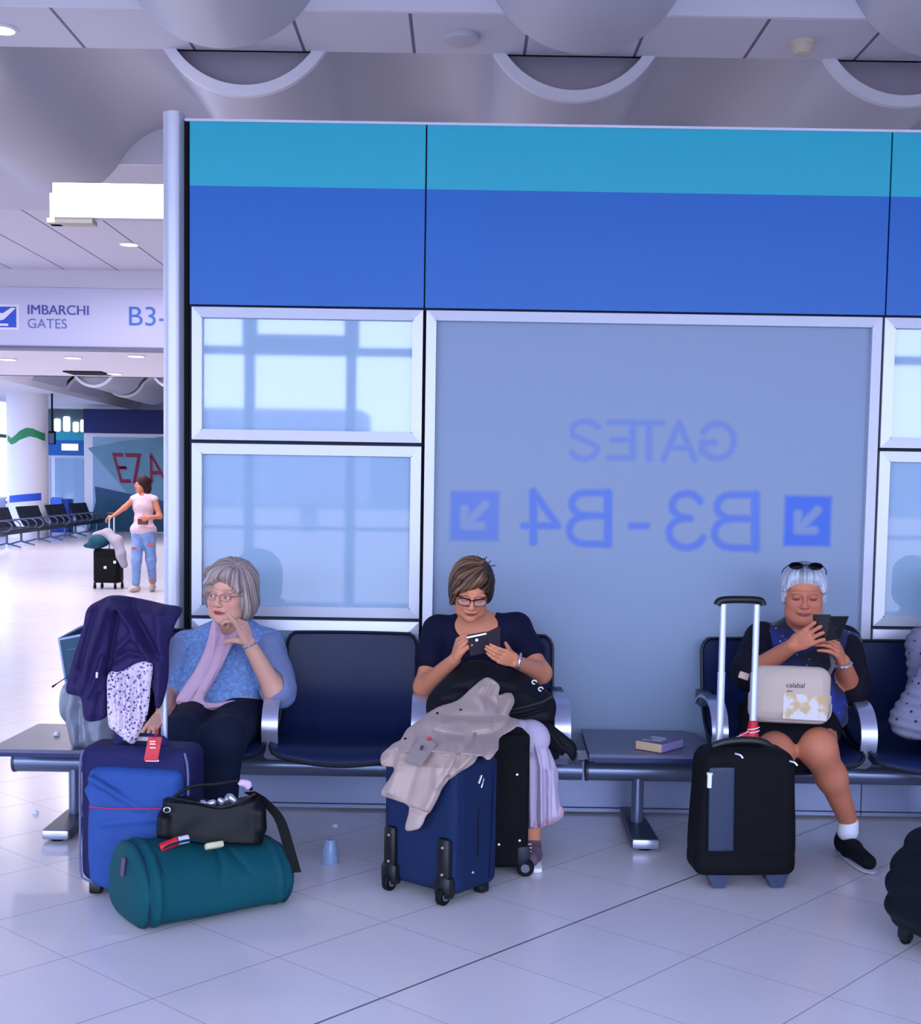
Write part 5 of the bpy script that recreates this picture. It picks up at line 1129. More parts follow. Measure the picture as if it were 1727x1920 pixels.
for a_, d_ in ((AL, (-.1, -1)), (AR, (.1, -1))): slink('shoe', shoe(Sdf(), a_, d_).mesh(.006), m_blk, w1)
part('bracelet', MB().tube([WR + (WR - ER) * -.02 + .036 * (math.cos(t) * A([.8, .3, .35]) + math.sin(t) * A([-.2, .95, 0])) for t in np.linspace(0, 2 * PI, 20, endpoint=False)], .0055, 8, close=True), m_chrome, w1)
part('earring', MB().lathe([(.002, -.009), (.008, -.004), (.008, .004), (.002, .009)], 12, c=tuple(h1.W((.086, -.016, -.045)))), m_chrome, w1)
q = MB()
for sx in (-1, 1): q.tube(rim_loop(h1, sx * .031, -.002, .0235, .0135, -.101), .0011, 6, close=True)
q.tube([h1.W((-.0085, -.1, .003)), h1.W((0, -.104, .006)), h1.W((.0085, -.1, .003))], .0012, 6).tube([h1.W((.054, -.096, .004)), h1.W((.074, -.06, .006)), h1.W((.079, 0, .0))], .0016, 6).tube([h1.W((-.054, -.096, .004)), h1.W((-.074, -.06, .006)), h1.W((-.079, 0, .0))], .0016, 6)
part('eyeglasses', q, mat('bronze_wire', (150, 110, 110), .3, metal=.6), w1)
ssingle('pink_scarf', drape([(386, 1170), (381, 1190), (377, 1222), (366, 1254), (345, 1286), (329, 1313), (340, 1326), (361, 1329), (369, 1346), (388, 1337), (414, 1330), (444, 1324), (438, 1313), (406, 1318), (382, 1314), (393, 1292), (414, 1254), (428, 1217), (440, 1200), (452, 1178), (440, 1180), (420, 1196), (406, 1192), (398, 1172)], 5.72, .016,
        [([(392, 1185), (398, 1230), (380, 1280), (350, 1315)], 5, .012), ([(415, 1205), (408, 1250), (385, 1295)], 4, .012), ([(404, 1200), (396, 1250), (365, 1305)], 3, -.010), ([(375, 1325), (400, 1324), (430, 1318)], 4, .012), ([(335, 1318), (360, 1322)], 3, -.008)],
        base=lambda x, z: .15 * sstep(.76, .95, z) + .03 * sstep(.60, .50, z), noise=.002, nf=60, edge=.02, h=.004), mat('pale_pink_cloth', (214, 178, 200), .8, bump=.2, bscale=300), 'long pale pink scarf hanging down the front of the blue lace top', 'scarf')

for S0, E0, f0 in ((SL_1, EL_1, .9), (SR_1, ER_1, .98)):
    q = Sdf().chain([S0 + (E0 - S0) * .12, S0 + (E0 - S0) * f0 + A([.01 if f0 > .95 else 0, .02, 0])], [.086, .086], k=.03)
    if f0 > .95: q.cap(E0 + (WR_1 - E0) * .12, WR_1, .058, .05, k=.012, op='s')
    slink('sheer_sleeve', q.mesh(.006, disp=shirt_noise(.006, 30, 5)), mat('sheer_lavender_blue', (126, 138, 178), .7, var=.08, vscale=20), w1)
# ------------------------------------------------------------ woman 2 (middle): short brown hair, dark glasses, navy t-shirt, phone
SK2 = (222, 144, 108)
w2 = thing('person', 'seated person in dark navy t-shirt and glasses looking down at a phone', 'person', (.08, 5.9, 0), 'people waiting on the navy benches')
h2 = Head(p_(884, 1106, 5.80), yaw=.03, pitch=.42, tilt=.05, s=1.06, wide=1.04)
hs = Sdf(); build_face(h2, hs, jaw=1.0, lid=1.); nb = p_(893, 1172, 6.00); h2.cap(hs, (0, .035, -.05), (.0, .06, -.10), .050, .052, k=.03); hs.cap(h2.W((0, .05, -.07)), nb, .054, .062, k=.03)
SL, SR = p_(822, 1182, 6.02), p_(968, 1178, 6.02); EL_, ER = p_(796, 1288, 5.86), p_(1014, 1262, 5.84); WL_, WR = p_(853, 1236, 5.60), p_(966, 1240, 5.56)
pel = A([.08, 5.96, .55]); bel = p_(900, 1300, 5.95); ch = p_(896, 1232, 6.00)
HLp, HRp = A([-.02, 5.9, .54]), A([.18, 5.9, .54]); KL, KR = A([-.02, 5.45, .53]), p_(995, 1385, 5.46); AL, AR = A([.0, 5.5, .09]), p_(996, 1575, 5.47)
def torso2(b):
    b.ell(ch, (.170, .115, .165), k=.05).ell(bel, (.165, .13, .15), k=.08).ell(pel, (.18, .14, .10), k=.06).cap(nb, SL, .054, .056, k=.06).cap(nb, SR, .054, .056, k=.06).cap(ch, nb, .09, .058, k=.07)
    b.ell(ch + A([-.07, -.085, -.02]), (.065, .055, .065), k=.05).ell(ch + A([.07, -.085, -.02]), (.065, .055, .065), k=.05); return b
b = torso2(Sdf()).cap(h2.W((0, .05, -.07)), nb, .054, .062, k=.03)
b.chain([SL, EL_, WL_], [.052, .047, .027], k=.03).chain([SR, ER, WR], [.052, .046, .027], k=.03).chain([HLp, KL, AL], [.09, .062, .04], k=.04).chain([HRp, KR, AR], [.09, .064, .04], k=.04)
ph = p_(905, 1208, 5.545)
hL = Sdf().cap(EL_, WL_, .047, .027, k=.03); kl = p_(862, 1204, 5.57); hand(hL, WL_, kl - WL_, A([.8, .25, -.2]), -1, [(.55, .7, .4), (.6, .75, .5), (.65, .8, .5), (.7, .85, .5)], s=1.06, tdir=nrm(p_(884, 1205, 5.53) - WL_), tcurl=(.1, .1))
hR = Sdf().cap(ER, WR, .046, .027, k=.03); kr = p_(936, 1228, 5.50); hand(hR, WR, kr - WR, A([.1, 1., .25]), -1, [(.05, .2, .2), (.05, .2, .2), (.08, .25, .2), (.1, .3, .2)], s=1.0, spread=-.06, tdir=nrm(A([-.35, .85, .35])), tcurl=(.2, .2))
fc2 = lambda V: face_color(h2, V, SK2, brow=(120, 86, 70), lip=(168, 74, 80), lash=.8)
skinmesh('body', [hs.mesh(.0032, lo=h2.c - .16, hi=h2.c + A([.16, .18, .17])), b.mesh(.007), hR.mesh(.0032, lo=np.minimum(WR, kr) - .11, hi=np.maximum(WR, kr) + .09), hL.mesh(.0032, lo=np.minimum(WL_, kl) - .09, hi=np.maximum(WL_, kl) + .10)], w2, [fc2, SK2, SK2, SK2])
s = Sdf(); h2.ell(s, (.0, .025, .048), (.088, .100, .088)); h2.ell(s, (-.066, .012, -.012), (.028, .058, .062), k=.03); h2.ell(s, (.066, .015, -.008), (.026, .055, .056), k=.03); h2.ell(s, (0, .08, -.02), (.07, .04, .07), k=.04)
h2.ell(s, (.0, -.045, .085), (.072, .045, .035), k=.02); h2.cap(s, (.045, -.060, .092), (-.070, -.080, .030), .019, .014, k=.016); h2.cap(s, (.03, -.060, .092), (-.06, -.090, .045), .017, .012, k=.016); h2.cap(s, (.04, -.065, .085), (.072, -.055, .015), .016, .012, k=.016); h2.cap(s, (-.06, -.06, .05), (-.078, -.045, -.045), .018, .010, k=.02)
h2.ell(s, (.012, -.125, -.045), (.060, .088, .084), k=.01, op='s'); h2.ell(s, (.026, -.115, .012), (.024, .05, .050), k=.012, op='s')
tufts(h2, s, [((.03, .0, .13), (.05, .01, .155), .006), ((.05, .01, .12), (.075, .02, .138), .005), ((.0, .02, .13), (.01, .03, .148), .006), ((.06, .03, .10), (.10, .03, .11), .005)])
hairlink(h2, s, .0036, hairmat('brown_highlighted_hair', (112, 84, 70)), w2, (36, 26, 22), (172, 126, 92), (.055, -.01, .11), 2, .0034, .3, extra=lambda L: -.45 * sstep(.02, .07, L[:, 0]) - .2)
s = torso2(Sdf()).chain([SL, SL + (EL_ - SL) * .52], [.062, .066], k=.03).chain([SR, SR + (ER - SR) * .52], [.062, .066], k=.03)
s.ell(nb + A([.0, -.085, .018]), (.118, .10, .088), k=.008, op='s'); s.ell(nb + A([.0, .0, .06]), (.10, .11, .06), k=.008, op='s')
slink('t_shirt', s.mesh(.006, off=.010, disp=shirt_noise(.004, 20, 13)), mat('dark_navy_jersey', (18, 20, 48), .8), w2)
s = Sdf().chain([HLp, KL, AL + A([0, 0, .06])], [.10, .078, .075], k=.05).ell(pel, (.185, .145, .105), k=.06)
s.chain([HRp, KR + A([0, 0, .0])], [.10, .082], k=.05)
m_pale = mat('pale_cotton', (206, 190, 214), .8, bump=.2, bscale=300); slink('wide_trousers', s.mesh(.006, disp=lambda P: .004 * wavn(P, 24, 5)), m_pale, w2)
slink('trouser_leg', drape([(945, 1362), (965, 1350), (988, 1352), (1012, 1376), (1033, 1410), (1047, 1450), (1046, 1480), (1055, 1528), (1052, 1534), (1037, 1541), (1015, 1548), (994, 1551), (990, 1548), (984, 1469), (978, 1403), (968, 1384)], 5.45, .062,
    [([(1000, 1375), (1012, 1430), (1014, 1535)], 4, .022), ([(1022, 1400), (1030, 1450), (1028, 1530)], 4, .018), ([(1006, 1430), (1004, 1540)], 3, -.018), ([(1020, 1440), (1021, 1535)], 3, -.018), ([(1036, 1440), (1042, 1525)], 4, .015), ([(992, 1420), (994, 1545)], 4, .015)], noise=.003, nf=40, edge=.05, h=.005, smoothpoly=3), m_pale, w2)
slink('hem_band', drape([(989, 1526), (1010, 1524), (1052, 1508), (1056, 1530), (1037, 1542), (1015, 1549), (993, 1552)], 5.45, .068, [([(1014, 1520), (1014, 1545)], 4, .022), ([(1028, 1510), (1028, 1540)], 4, .018), ([(1005, 1520), (1005, 1545)], 3, -.016), ([(1021, 1515), (1021, 1540)], 3, -.016)], noise=.002, edge=.05, h=.005, smoothpoly=2), mat('pink_hem', (206, 172, 190), .8), w2)
for a_, d_ in ((AL, (-.1, -1)), (AR, (-.05, -1))): slink('shoe', shoe(Sdf(), a_, d_, L=.22).mesh(.006), mat('taupe_canvas', (110, 92, 104), .7), w2)
q = MB(); q.box((AR[0] - .004, AR[1] - .06, .012), (.088, .24, .024), r=.012)
part('shoe_sole', q, m_pure, w2, label='white rubber sole')
for i in range(4): part('lace', MB().tube([p_(990, 1580 + 7 * i, 5.42 - .02 * i) - A([.012, .03, 0]), p_(996, 1578 + 7 * i, 5.42 - .02 * i) + A([0, -.035, 0])], .003, 6), m_pure, w2)
q = MB()
for sx in (-1, 1): q.tube(rim_loop(h2, sx * .032, -.006, .0265, .0165, -.102, tiltz=sx * .10), .0019, 8, close=True)
for sx in (-1, 1): q.tube([h2.W((sx * .008, -.1, .006)), h2.W((sx * .03, -.101, .0125)), h2.W((sx * .060, -.088, .014))], .0032, 8)
q.tube([h2.W((-.009, -.102, .004)), h2.W((0, -.105, .006)), h2.W((.009, -.102, .004))], .0026, 8)
for sx in (-1, 1): q.tube([h2.W((sx * .060, -.088, .014)), h2.W((sx * .076, -.05, .012)), h2.W((sx * .08, .0, .004))], .0026, 8)
part('eyeglasses', q, mat('dark_tortoise_frame', (44, 18, 34), .3), w2)
part('lens', MB().add([h2.W((sx * .032 + .024 * math.cos(t), -.0985, -.006 + .0145 * math.sin(t))) for sx in (-1, 1) for t in np.linspace(0, 2 * PI, 18, endpoint=False)], [tuple(range(18)), tuple(range(18, 36))]), mat('lens_glass', (245, 235, 255), .05, alpha=.14), w2, smooth=False)
part('wristwatch', MB().tube([WR + A([.018, -.0, .0]) + .033 * (math.cos(t) * A([.1, .9, .2]) + math.sin(t) * A([.15, -.15, .95])) for t in np.linspace(0, 2 * PI, 20, endpoint=False)], .006, 8, close=True), m_chrome, w2)
part('ring', MB().tube([p_(922, 1233, 5.50) + .0105 * (math.cos(t) * A([0, .7, .7]) + math.sin(t) * A([0, .7, -.7])) for t in np.linspace(0, 2 * PI, 14, endpoint=False)], .0022, 6, close=True), mat('gold', (230, 180, 100), .2, metal=.9), w2)
# phone in a dark folio case
PR = np.stack([nrm([.93, -.1, .22]), nrm([-.02, .9, .42]), nrm([-.24, -.38, .88])], 1); PR = np.linalg.qr(PR)[0]; PR = PR * np.sign(np.diag(PR.T @ np.eye(3)))
pc = p_(903, 1208, 5.53); fo = thing('smartphone', 'dark smartphone in a brown folio case held by the woman in the navy t-shirt', 'phone', tuple(pc))
m_folio = mat('dark_brown_folio', (46, 36, 48), .5, bump=.2, bscale=300)
def quad(parent, name, px, Y, th, m, r=.0):
    P = [PY(x, y, Yy) for (x, y), Yy in zip(px, Y)]; n = nrm(np.cross(P[1] - P[0], P[3] - P[0])); n = n if n[1] > 0 else -n; V = P + [p + n * th for p in P]
    return part(name, MB().add(V, [(0, 1, 2, 3), (7, 6, 5, 4), (0, 4, 5, 1), (1, 5, 6, 2), (2, 6, 7, 3), (3, 7, 4, 0)]), m, parent, smooth=False)
quad(fo, 'phone_body', [(876, 1193), (913, 1186), (920, 1222), (882, 1230)], (5.50, 5.50, 5.53, 5.53), .012, m_folio)
quad(fo, 'folio_cover', [(913, 1186), (938, 1174), (938, 1214), (920, 1222)], (5.50, 5.56, 5.58, 5.53), .004, mat('folio_cover', (62, 52, 66), .5))
quad(fo, 'phone_edge', [(875, 1194), (912, 1186.5), (912, 1189.5), (876, 1197)], (5.493, 5.493, 5.493, 5.493), .006, m_chrome)
c = p_(894, 1200, 5.494); part('camera_lens', MB().lathe([(.008, 0), (.006, .003), (.002, .003)], 16, c=tuple(c), R=rotx(PI / 2)), m_chrome, fo)

# ------------------------------------------------------------ woman 3 (right): white hair, star blouse, tablet
SK3 = (204, 124, 94)
w3 = thing('person', 'seated person with short white hair, dark starry blouse and black skirt, reading a tablet', 'person', (1.53, 5.9, 0), 'people waiting on the navy benches')
h3 = Head(p_(1507, 1113, 5.86), yaw=-.20, pitch=.14, tilt=.0, s=1.10, wide=1.06)
hs = Sdf(); build_face(h3, hs, jaw=1.16, lid=1.15, lips=.95); h3.ell(hs, (0, -.035, -.105), (.045, .04, .022), k=.03)
nb = p_(1508, 1186, 6.02); h3.cap(hs, (0, .03, -.05), (.0, .05, -.10), .058, .064, k=.03); hs.cap(h3.W((0, .04, -.08)), nb, .066, .075, k=.03)
SL, SR = p_(1430, 1205, 6.03), p_(1580, 1210, 6.03); EL_, ER = p_(1408, 1262, 5.84), p_(1593, 1288, 5.86); WL_, WR = p_(1487, 1210, 5.60), p_(1580, 1240, 5.66)
pel = A([1.53, 5.95, .56]); bel = p_(1500, 1300, 5.90); ch = p_(1505, 1240, 5.98)
HLp, HRp = A([1.42, 5.9, .55]), A([1.64, 5.9, .55]); KL, KR = p_(1456, 1412, 5.42), p_(1535, 1405, 5.42); AL, AR = p_(1440, 1560, 5.55), p_(1591, 1540, 5.62)
def torso3(b):
    b.ell(ch, (.20, .135, .17), k=.05).ell(bel, (.215, .17, .16), k=.08).ell(pel, (.21, .16, .11), k=.06).cap(nb, SL, .070, .068, k=.06).cap(nb, SR, .070, .068, k=.06).cap(ch, nb, .11, .075, k=.07)
    b.ell(ch + A([-.08, -.10, -.03]), (.085, .07, .08), k=.05).ell(ch + A([.08, -.10, -.03]), (.085, .07, .08), k=.05); return b
b = torso3(Sdf()).cap(h3.W((0, .04, -.08)), nb, .066, .075, k=.03)
b.chain([SL, EL_, WL_], [.062, .052, .032], k=.03).chain([SR, ER, WR], [.062, .054, .032], k=.03)
b.chain([HLp, KL + A([0, .02, 0]), KL * .35 + AL * .65, AL], [.11, .074, .058, .040], k=.04).chain([HRp, KR + A([0, .02, 0]), KR * .62 + AR * .38 + A([.01, .02, 0]), AR], [.11, .076, .062, .040], k=.04)
tb_ = p_(1545, 1190, 5.55); kl = p_(1512, 1196, 5.56); kr = p_(1565, 1205, 5.58)
hL = Sdf().cap(EL_, WL_, .052, .032, k=.03); hand(hL, WL_, kl - WL_, A([.15, .9, -.25]), 1, [(.15, .35, .2), (.15, .4, .3), (.2, .45, .3), (.25, .5, .3)], s=1.12, tdir=nrm([.7, -.2, .45]), tcurl=(.2, .3))
hR = Sdf().cap(ER, WR, .054, .032, k=.03); hand(hR, WR, kr - WR, A([-.75, .3, -.1]), 1, [(.45, .55, .3), (.5, .6, .4), (.55, .65, .4), (.6, .7, .4)], s=1.12, tdir=nrm([-.5, -.2, .75]), tcurl=(.25, .3))
fc3 = lambda V: face_color(h3, V, SK3, brow=(150, 110, 104), lip=(170, 92, 90), shade=(120, 62, 56), broww=.6, lash=.95)
skinmesh('body', [hs.mesh(.0032, lo=h3.c - .17, hi=h3.c + A([.17, .16, .17])), b.mesh(.007), hR.mesh(.0034, lo=np.minimum(WR, kr) - .10, hi=np.maximum(WR, kr) + .10), hL.mesh(.0034, lo=np.minimum(WL_, kl) - .09, hi=np.maximum(WL_, kl) + .11)], w3, [fc3, SK3, SK3, SK3])
s = Sdf(); h3.ell(s, (.0, .028, .045), (.083, .098, .084)); h3.ell(s, (-.068, .015, .010), (.020, .05, .055), k=.02); h3.ell(s, (.068, .015, .010), (.020, .05, .055), k=.02); h3.ell(s, (0, -.045, .085), (.064, .038, .030), k=.02)
h3.cap(s, (-.05, -.062, .075), (-.072, -.052, .025), .015, .010, k=.012); h3.cap(s, (.05, -.062, .075), (.072, -.052, .025), .015, .010, k=.012); h3.cap(s, (-.076, -.03, .02), (-.078, -.012, -.04), .012, .006, k=.012); h3.cap(s, (.076, -.03, .02), (.078, -.012, -.03), .012, .006, k=.012)
h3.ell(s, (0, -.125, -.020), (.062, .082, .094), k=.01, op='s')
hairlink(h3, s, .0036, hairmat('silver_white_hair', (188, 196, 212)), w3, (120, 126, 140), (206, 212, 224), (.0, .0, .12), 3, .0030, .5, extra=lambda L: .3 - .7 * np.exp(-(L[:, 0] / .04) ** 2) * sstep(.07, .11, L[:, 2]))
s = torso3(Sdf()).chain([SL, SL + (EL_ - SL) * .9], [.074, .078], k=.03).chain([SR, SR + (ER - SR) * .85], [.074, .082], k=.03)
s.ell(nb + A([.0, -.075, .03]), (.085, .10, .060), k=.01, op='s'); s.ell(p_(1500, 1345, 5.82), (.20, .15, .06), k=.04)
def starry():
    m = mat('star_print_cloth', (22, 26, 70), .5, sheen=.2); nt = m.node_tree; N = nt.nodes; L = nt.links; b_ = N['Principled BSDF']; tcn = N.new('ShaderNodeTexCoord')
    n = N.new('ShaderNodeTexNoise'); n.inputs['Scale'].default_value = 5; r = N.new('ShaderNodeValToRGB'); L.new(tcn.outputs['Object'], n.inputs[0]); L.new(n.outputs[0], r.inputs[0]); el = r.color_ramp.elements
    el[0].position = .42; el[0].color = lin((12, 12, 30)); el[1].position = .66; el[1].color = lin((38, 58, 150)); v = N.new('ShaderNodeTexVoronoi'); v.inputs['Scale'].default_value = 32; L.new(tcn.outputs['Object'], v.inputs[0])
    c_ = N.new('ShaderNodeMath'); c_.operation = 'LESS_THAN'; c_.inputs[1].default_value = .13; L.new(v.outputs['Distance'], c_.inputs[0]); mx = N.new('ShaderNodeMix'); mx.data_type = 'RGBA'; L.new(c_.outputs[0], mx.inputs[0]); L.new(r.outputs[0], mx.inputs[6]); mx.inputs[7].default_value = lin((170, 190, 235)); L.new(mx.outputs[2], b_.inputs['Base Color']); return m
slink('starry_blouse', s.mesh(.006, off=.010, disp=shirt_noise(.005, 22, 23)), starry(), w3)
for S0, E0 in ((SL, EL_), (SR, ER)):
    q = Sdf().chain([S0 + A([0, 0, .012]), S0 + (E0 - S0) * .95], [.088, .096], k=.03); slink('lace_sleeve', q.mesh(.006, disp=shirt_noise(.004, 24, 33)), mat('black_lace', (22, 19, 34), .8, bump=1., bscale=80, var=.5, vscale=50), w3)
s = Sdf().chain([HLp, KL + A([0, .10, .0])], [.125, .098], k=.10).chain([HRp, KR + A([0, .10, 0])], [.125, .098], k=.10).ell(pel, (.22, .165, .12), k=.06).cap((HLp + HRp) / 2, (KL + KR) / 2 + A([0, .12, 0]), .10, .08, k=.08)
slink('black_skirt', s.mesh(.007, disp=shirt_noise(.004, 22, 2)), mat('black_skirt_cloth', (14, 14, 20), .85), w3)
dr = nrm(PZ(1655, 1616)[:2] - PZ(1586, 1566)[:2]); 
s = shoe(Sdf(), AR + A([.0, .0, .0]), dr, L=.33); s.ell(AR + A([0, -.01, .045]), (.05, .05, .035), k=.01, op='s')
slink('shoe', s.mesh(.005), mat('charcoal_slip_on', (16, 20, 28), .8), w3); slink('shoe', shoe(Sdf(), AL, (-.2, -1), L=.26).mesh(.006), mat('charcoal_slip_on', (16, 20, 28), .8), w3)
s = Sdf().cap(AR + A([0, 0, -.008]), AR + A([-.005, -.01, -.04]), .044, .047, k=.01); slink('sock', s.mesh(.005), m_pure, w3)
hb_ = A([AR[0], AR[1], 0]) - A([dr[0], dr[1], 0]) * .04; q = MB(); q.tube([hb_ + A([dr[0], dr[1], 0]) * t + A([0, 0, .011]) for t in (-.036, -.02, .05, .14, .26, .31, .325)], [.02, .036, .043, .047, .042, .028, .012], 20, flat=.26, up=(0, 0, 1)); part('shoe_sole', q, mat('grey_white_rubber', (190, 192, 206), .6), w3)
part('wristwatch', MB().tube([WR + A([.0, .0, -.012]) + .038 * (math.cos(t) * A([.98, .1, .15]) + math.sin(t) * A([-.1, .95, .2])) for t in np.linspace(0, 2 * PI, 20, endpoint=False)], .007, 8, close=True), m_chrome, w3)
sg = thing('sunglasses', 'dark sunglasses pushed up on the short white hair', 'sunglasses', tuple(h3.W((0, -.05, .13))))
m_sun = mat('black_lens', (10, 10, 16), .1)
for sx in (-1, 1):
    pts = [h3.W((sx * .036 + .026 * math.cos(t), -.062 - .012 * abs(math.cos(t)) * 0, .128 + .0)) + h3.R @ (A([0, -.007, .014]) * math.sin(t) * 1.1) * h3.s for t in np.linspace(0, 2 * PI, 20, endpoint=False)]
    c = np.mean(pts, 0); part('lens', MB().add([c] + pts + [c + h3.R @ A([0, .004, 0])], [(0, 1 + i, 1 + (i + 1) % 20) for i in range(20)] + [(21, 1 + (i + 1) % 20, 1 + i) for i in range(20)]), m_sun, sg, smooth=False)
    part('rim', MB().tube(pts, .0022, 6, close=True), m_blkp, sg); part('temple', MB().tube([h3.W((sx * .062, -.060, .130)), h3.W((sx * .080, .0, .10)), h3.W((sx * .084, .04, .075))], .0025, 6), m_blkp, sg)
part('bridge', MB().tube([h3.W((-.011, -.064, .130)), h3.W((0, -.066, .134)), h3.W((.011, -.064, .130))], .0022, 6), m_blkp, sg)
tbt = thing('tablet', 'black tablet in a folding cover held up by the white-haired woman', 'tablet', tuple(tb_))
quad(tbt, 'tablet_body', [(1524, 1153), (1557, 1154), (1550, 1200), (1528, 1203)], (5.54, 5.50, 5.52, 5.56), .012, m_blkp); quad(tbt, 'cover_flap', [(1557, 1156), (1592, 1156), (1574, 1198), (1550, 1202)], (5.50, 5.56, 5.58, 5.52), .006, mat('black_cover', (12, 12, 18), .5))

# ------------------------------------------------------------ person 4, cut by the right edge
w4 = thing('person', 'person in a pale grey knitted cardigan cut off by the right edge of the photo', 'person', (2.2, 5.9, 0), 'people waiting on the navy benches')
h4 = Head(A([2.22, 5.95, 1.13]), yaw=.4, pitch=.1, s=1.08); hs = Sdf(); build_face(h4, hs); nb = A([2.22, 6.02, .95]); hs.cap(h4.W((0, .04, -.08)), nb, .056, .065, k=.03)
SL, SR = A([2.06, 6.03, .90]), A([2.40, 6.03, .90]); EL_, ER = A([2.02, 5.86, .66]), A([2.46, 5.9, .66]); WL_, WR = A([2.16, 5.62, .64]), A([2.34, 5.64, .62]); ch = A([2.22, 5.99, .80]); bel = A([2.22, 5.93, .66]); pel = A([2.22, 5.95, .56])
HLp, HRp = A([2.12, 5.9, .55]), A([2.32, 5.9, .55]); KL, KR = A([2.10, 5.44, .54]), A([2.34, 5.44, .54]); AL, AR = A([2.12, 5.62, .09]), A([2.36, 5.5, .09])
b = torso2(Sdf()).cap(h4.W((0, .04, -.08)), nb, .054, .062, k=.03).chain([SL, EL_, WL_], [.055, .045, .028], k=.03).chain([SR, ER, WR], [.055, .045, .028], k=.03).chain([HLp, KL, AL], [.09, .065, .04], k=.04).chain([HRp, KR, AR], [.09, .065, .04], k=.04)
hL = Sdf().cap(EL_, WL_, .045, .028); hand(hL, WL_, A([.6, -.6, -.2]), A([0, -.2, -1]), 1, [(.3, .3, .2)] * 4); hR = Sdf().cap(ER, WR, .045, .028); hand(hR, WR, A([-.6, -.6, -.2]), A([0, -.2, -1]), -1, [(.3, .3, .2)] * 4)
skinmesh('body', [hs.mesh(.005, lo=h4.c - .16, hi=h4.c + .16), b.mesh(.009), hL.mesh(.004, lo=WL_ - .13, hi=WL_ + .13), hR.mesh(.004, lo=WR - .13, hi=WR + .13)], w4, [lambda V: face_color(h4, V, SK2), SK2, SK2, SK2]); eyes(h4, w4)
s = Sdf(); h4.ell(s, (.0, .03, .05), (.09, .10, .09)); h4.ell(s, (0, .07, -.03), (.085, .06, .09), k=.04); h4.ell(s, (0, -.12, -.03), (.06, .085, .09), k=.01, op='s'); hairlink(h4, s, .006, hairmat('dark_brown_hair', (60, 44, 40)), w4, (40, 28, 26), (84, 62, 54), (0, 0, .12), 4)
s = torso2(Sdf()).chain([SL, EL_, WL_], [.07, .066, .055], k=.03).chain([SR, ER, WR], [.07, .066, .055], k=.03); s.cap(A([2.06, 5.82, .86]), A([1.90, 5.70, .60]), .05, .075, k=.06).cap(A([1.90, 5.70, .60]), A([2.12, 5.62, .60]), .06, .08, k=.06); s.ell(nb + A([0, -.05, .05]), (.08, .1, .06), k=.01, op='s')
def knit():
    m = mat('grey_knit', (126, 126, 150), .9, bump=.6, bscale=250); nt = m.node_tree; N = nt.nodes; L = nt.links; b_ = N['Principled BSDF']; tcn = N.new('ShaderNodeTexCoord'); v = N.new('ShaderNodeTexVoronoi'); v.inputs['Scale'].default_value = 26; L.new(tcn.outputs['Object'], v.inputs[0])
    r = N.new('ShaderNodeValToRGB'); L.new(v.outputs['Distance'], r.inputs[0]); el = r.color_ramp.elements; el[0].position = .13; el[0].color = lin((40, 44, 80)); el[1].position = .22; el[1].color = lin((126, 126, 150)); L.new(r.outputs[0], b_.inputs['Base Color']); return m
slink('knit_cardigan', s.mesh(.007, off=.006, disp=lambda P: .004 * np.sin(P[:, 2] * 150 + 30 * P[:, 0]) + .005 * wavn(P, 26, 3)), knit(), w4)
s = Sdf().chain([HLp, KL, AL], [.10, .078, .06], k=.05).chain([HRp, KR, AR], [.10, .078, .06], k=.05).ell(pel, (.19, .15, .11), k=.06); slink('black_trousers', s.mesh(.008, disp=shirt_noise(.004, 22, 2)), mat('black_skirt_cloth', (14, 14, 20), .85), w4)
for a_ in (AL, AR): slink('shoe', shoe(Sdf(), a_, (0, -1)).mesh(.007), m_blk, w4)

w4.location.x += .10
# ------------------------------------------------------------ walking woman far behind, pulling a case
SK5 = (204, 128, 98)
o5 = PZ(268, 1108); Y5 = 18.7
f_ = lambda x, y, dy=0.: PY(x, y, Y5 + dy)
w5 = thing('person', 'standing person in a pale sleeveless blouse and ripped jeans in the far hall', 'person', (o5[0], Y5, 0))if False else thing('person', 'standing person in a pale sleeveless blouse and ripped jeans in the far hall', 'person', (float(o5[0]), Y5, 0))
h5 = Head(f_(266, 909), yaw=-.95, pitch=-.02, s=.95); hs = Sdf(); build_face(h5, hs, lid=.2); nb = f_(268, 929, .02); hs.cap(h5.W((0, .03, -.07)), nb, .045, .05, k=.03)
SL, SR = f_(251, 936), f_(289, 936); EL_, ER = f_(233, 952, -.05), f_(300, 968, -.02); WL_, WR = f_(213, 967, -.12), f_(279, 971, -.16); ch = f_(269, 948, .02); bel = f_(269, 975, .02); pel = f_(269, 998, .02)
HLp, HRp = f_(259, 1004), f_(279, 1004); KL, KR = f_(256, 1050, -.04), f_(283, 1048, .02); AL, AR = f_(255, 1096, .0), f_(286, 1094, .25); AL[2] = .09; AR[2] = .10
def t5(b): return b.ell(ch, (.145, .10, .15), k=.05).ell(bel, (.125, .095, .12), k=.07).ell(pel, (.155, .11, .10), k=.06).cap(nb, SL, .045, .05, k=.05).cap(nb, SR, .045, .05, k=.05).cap(ch, nb, .08, .05, k=.06)
b = t5(Sdf()).cap(h5.W((0, .03, -.07)), nb, .045, .05, k=.03).chain([SL, EL_, WL_], [.045, .036, .025], k=.03).chain([SR, ER, WR], [.045, .037, .025], k=.03).chain([HLp, KL, AL], [.085, .058, .036], k=.04).chain([HRp, KR, AR], [.085, .058, .036], k=.04)
hL = Sdf().cap(EL_, WL_, .036, .025); hand(hL, WL_, A([-.9, -.2, -.25]), A([0, .1, -1]), 1, [(.6, .7, .4)] * 4, s=1.); hR = Sdf().cap(ER, WR, .037, .025); hand(hR, WR, A([-.9, -.2, -.2]), A([.1, 1, 0]), -1, [(.4, .5, .3)] * 4, s=1.)
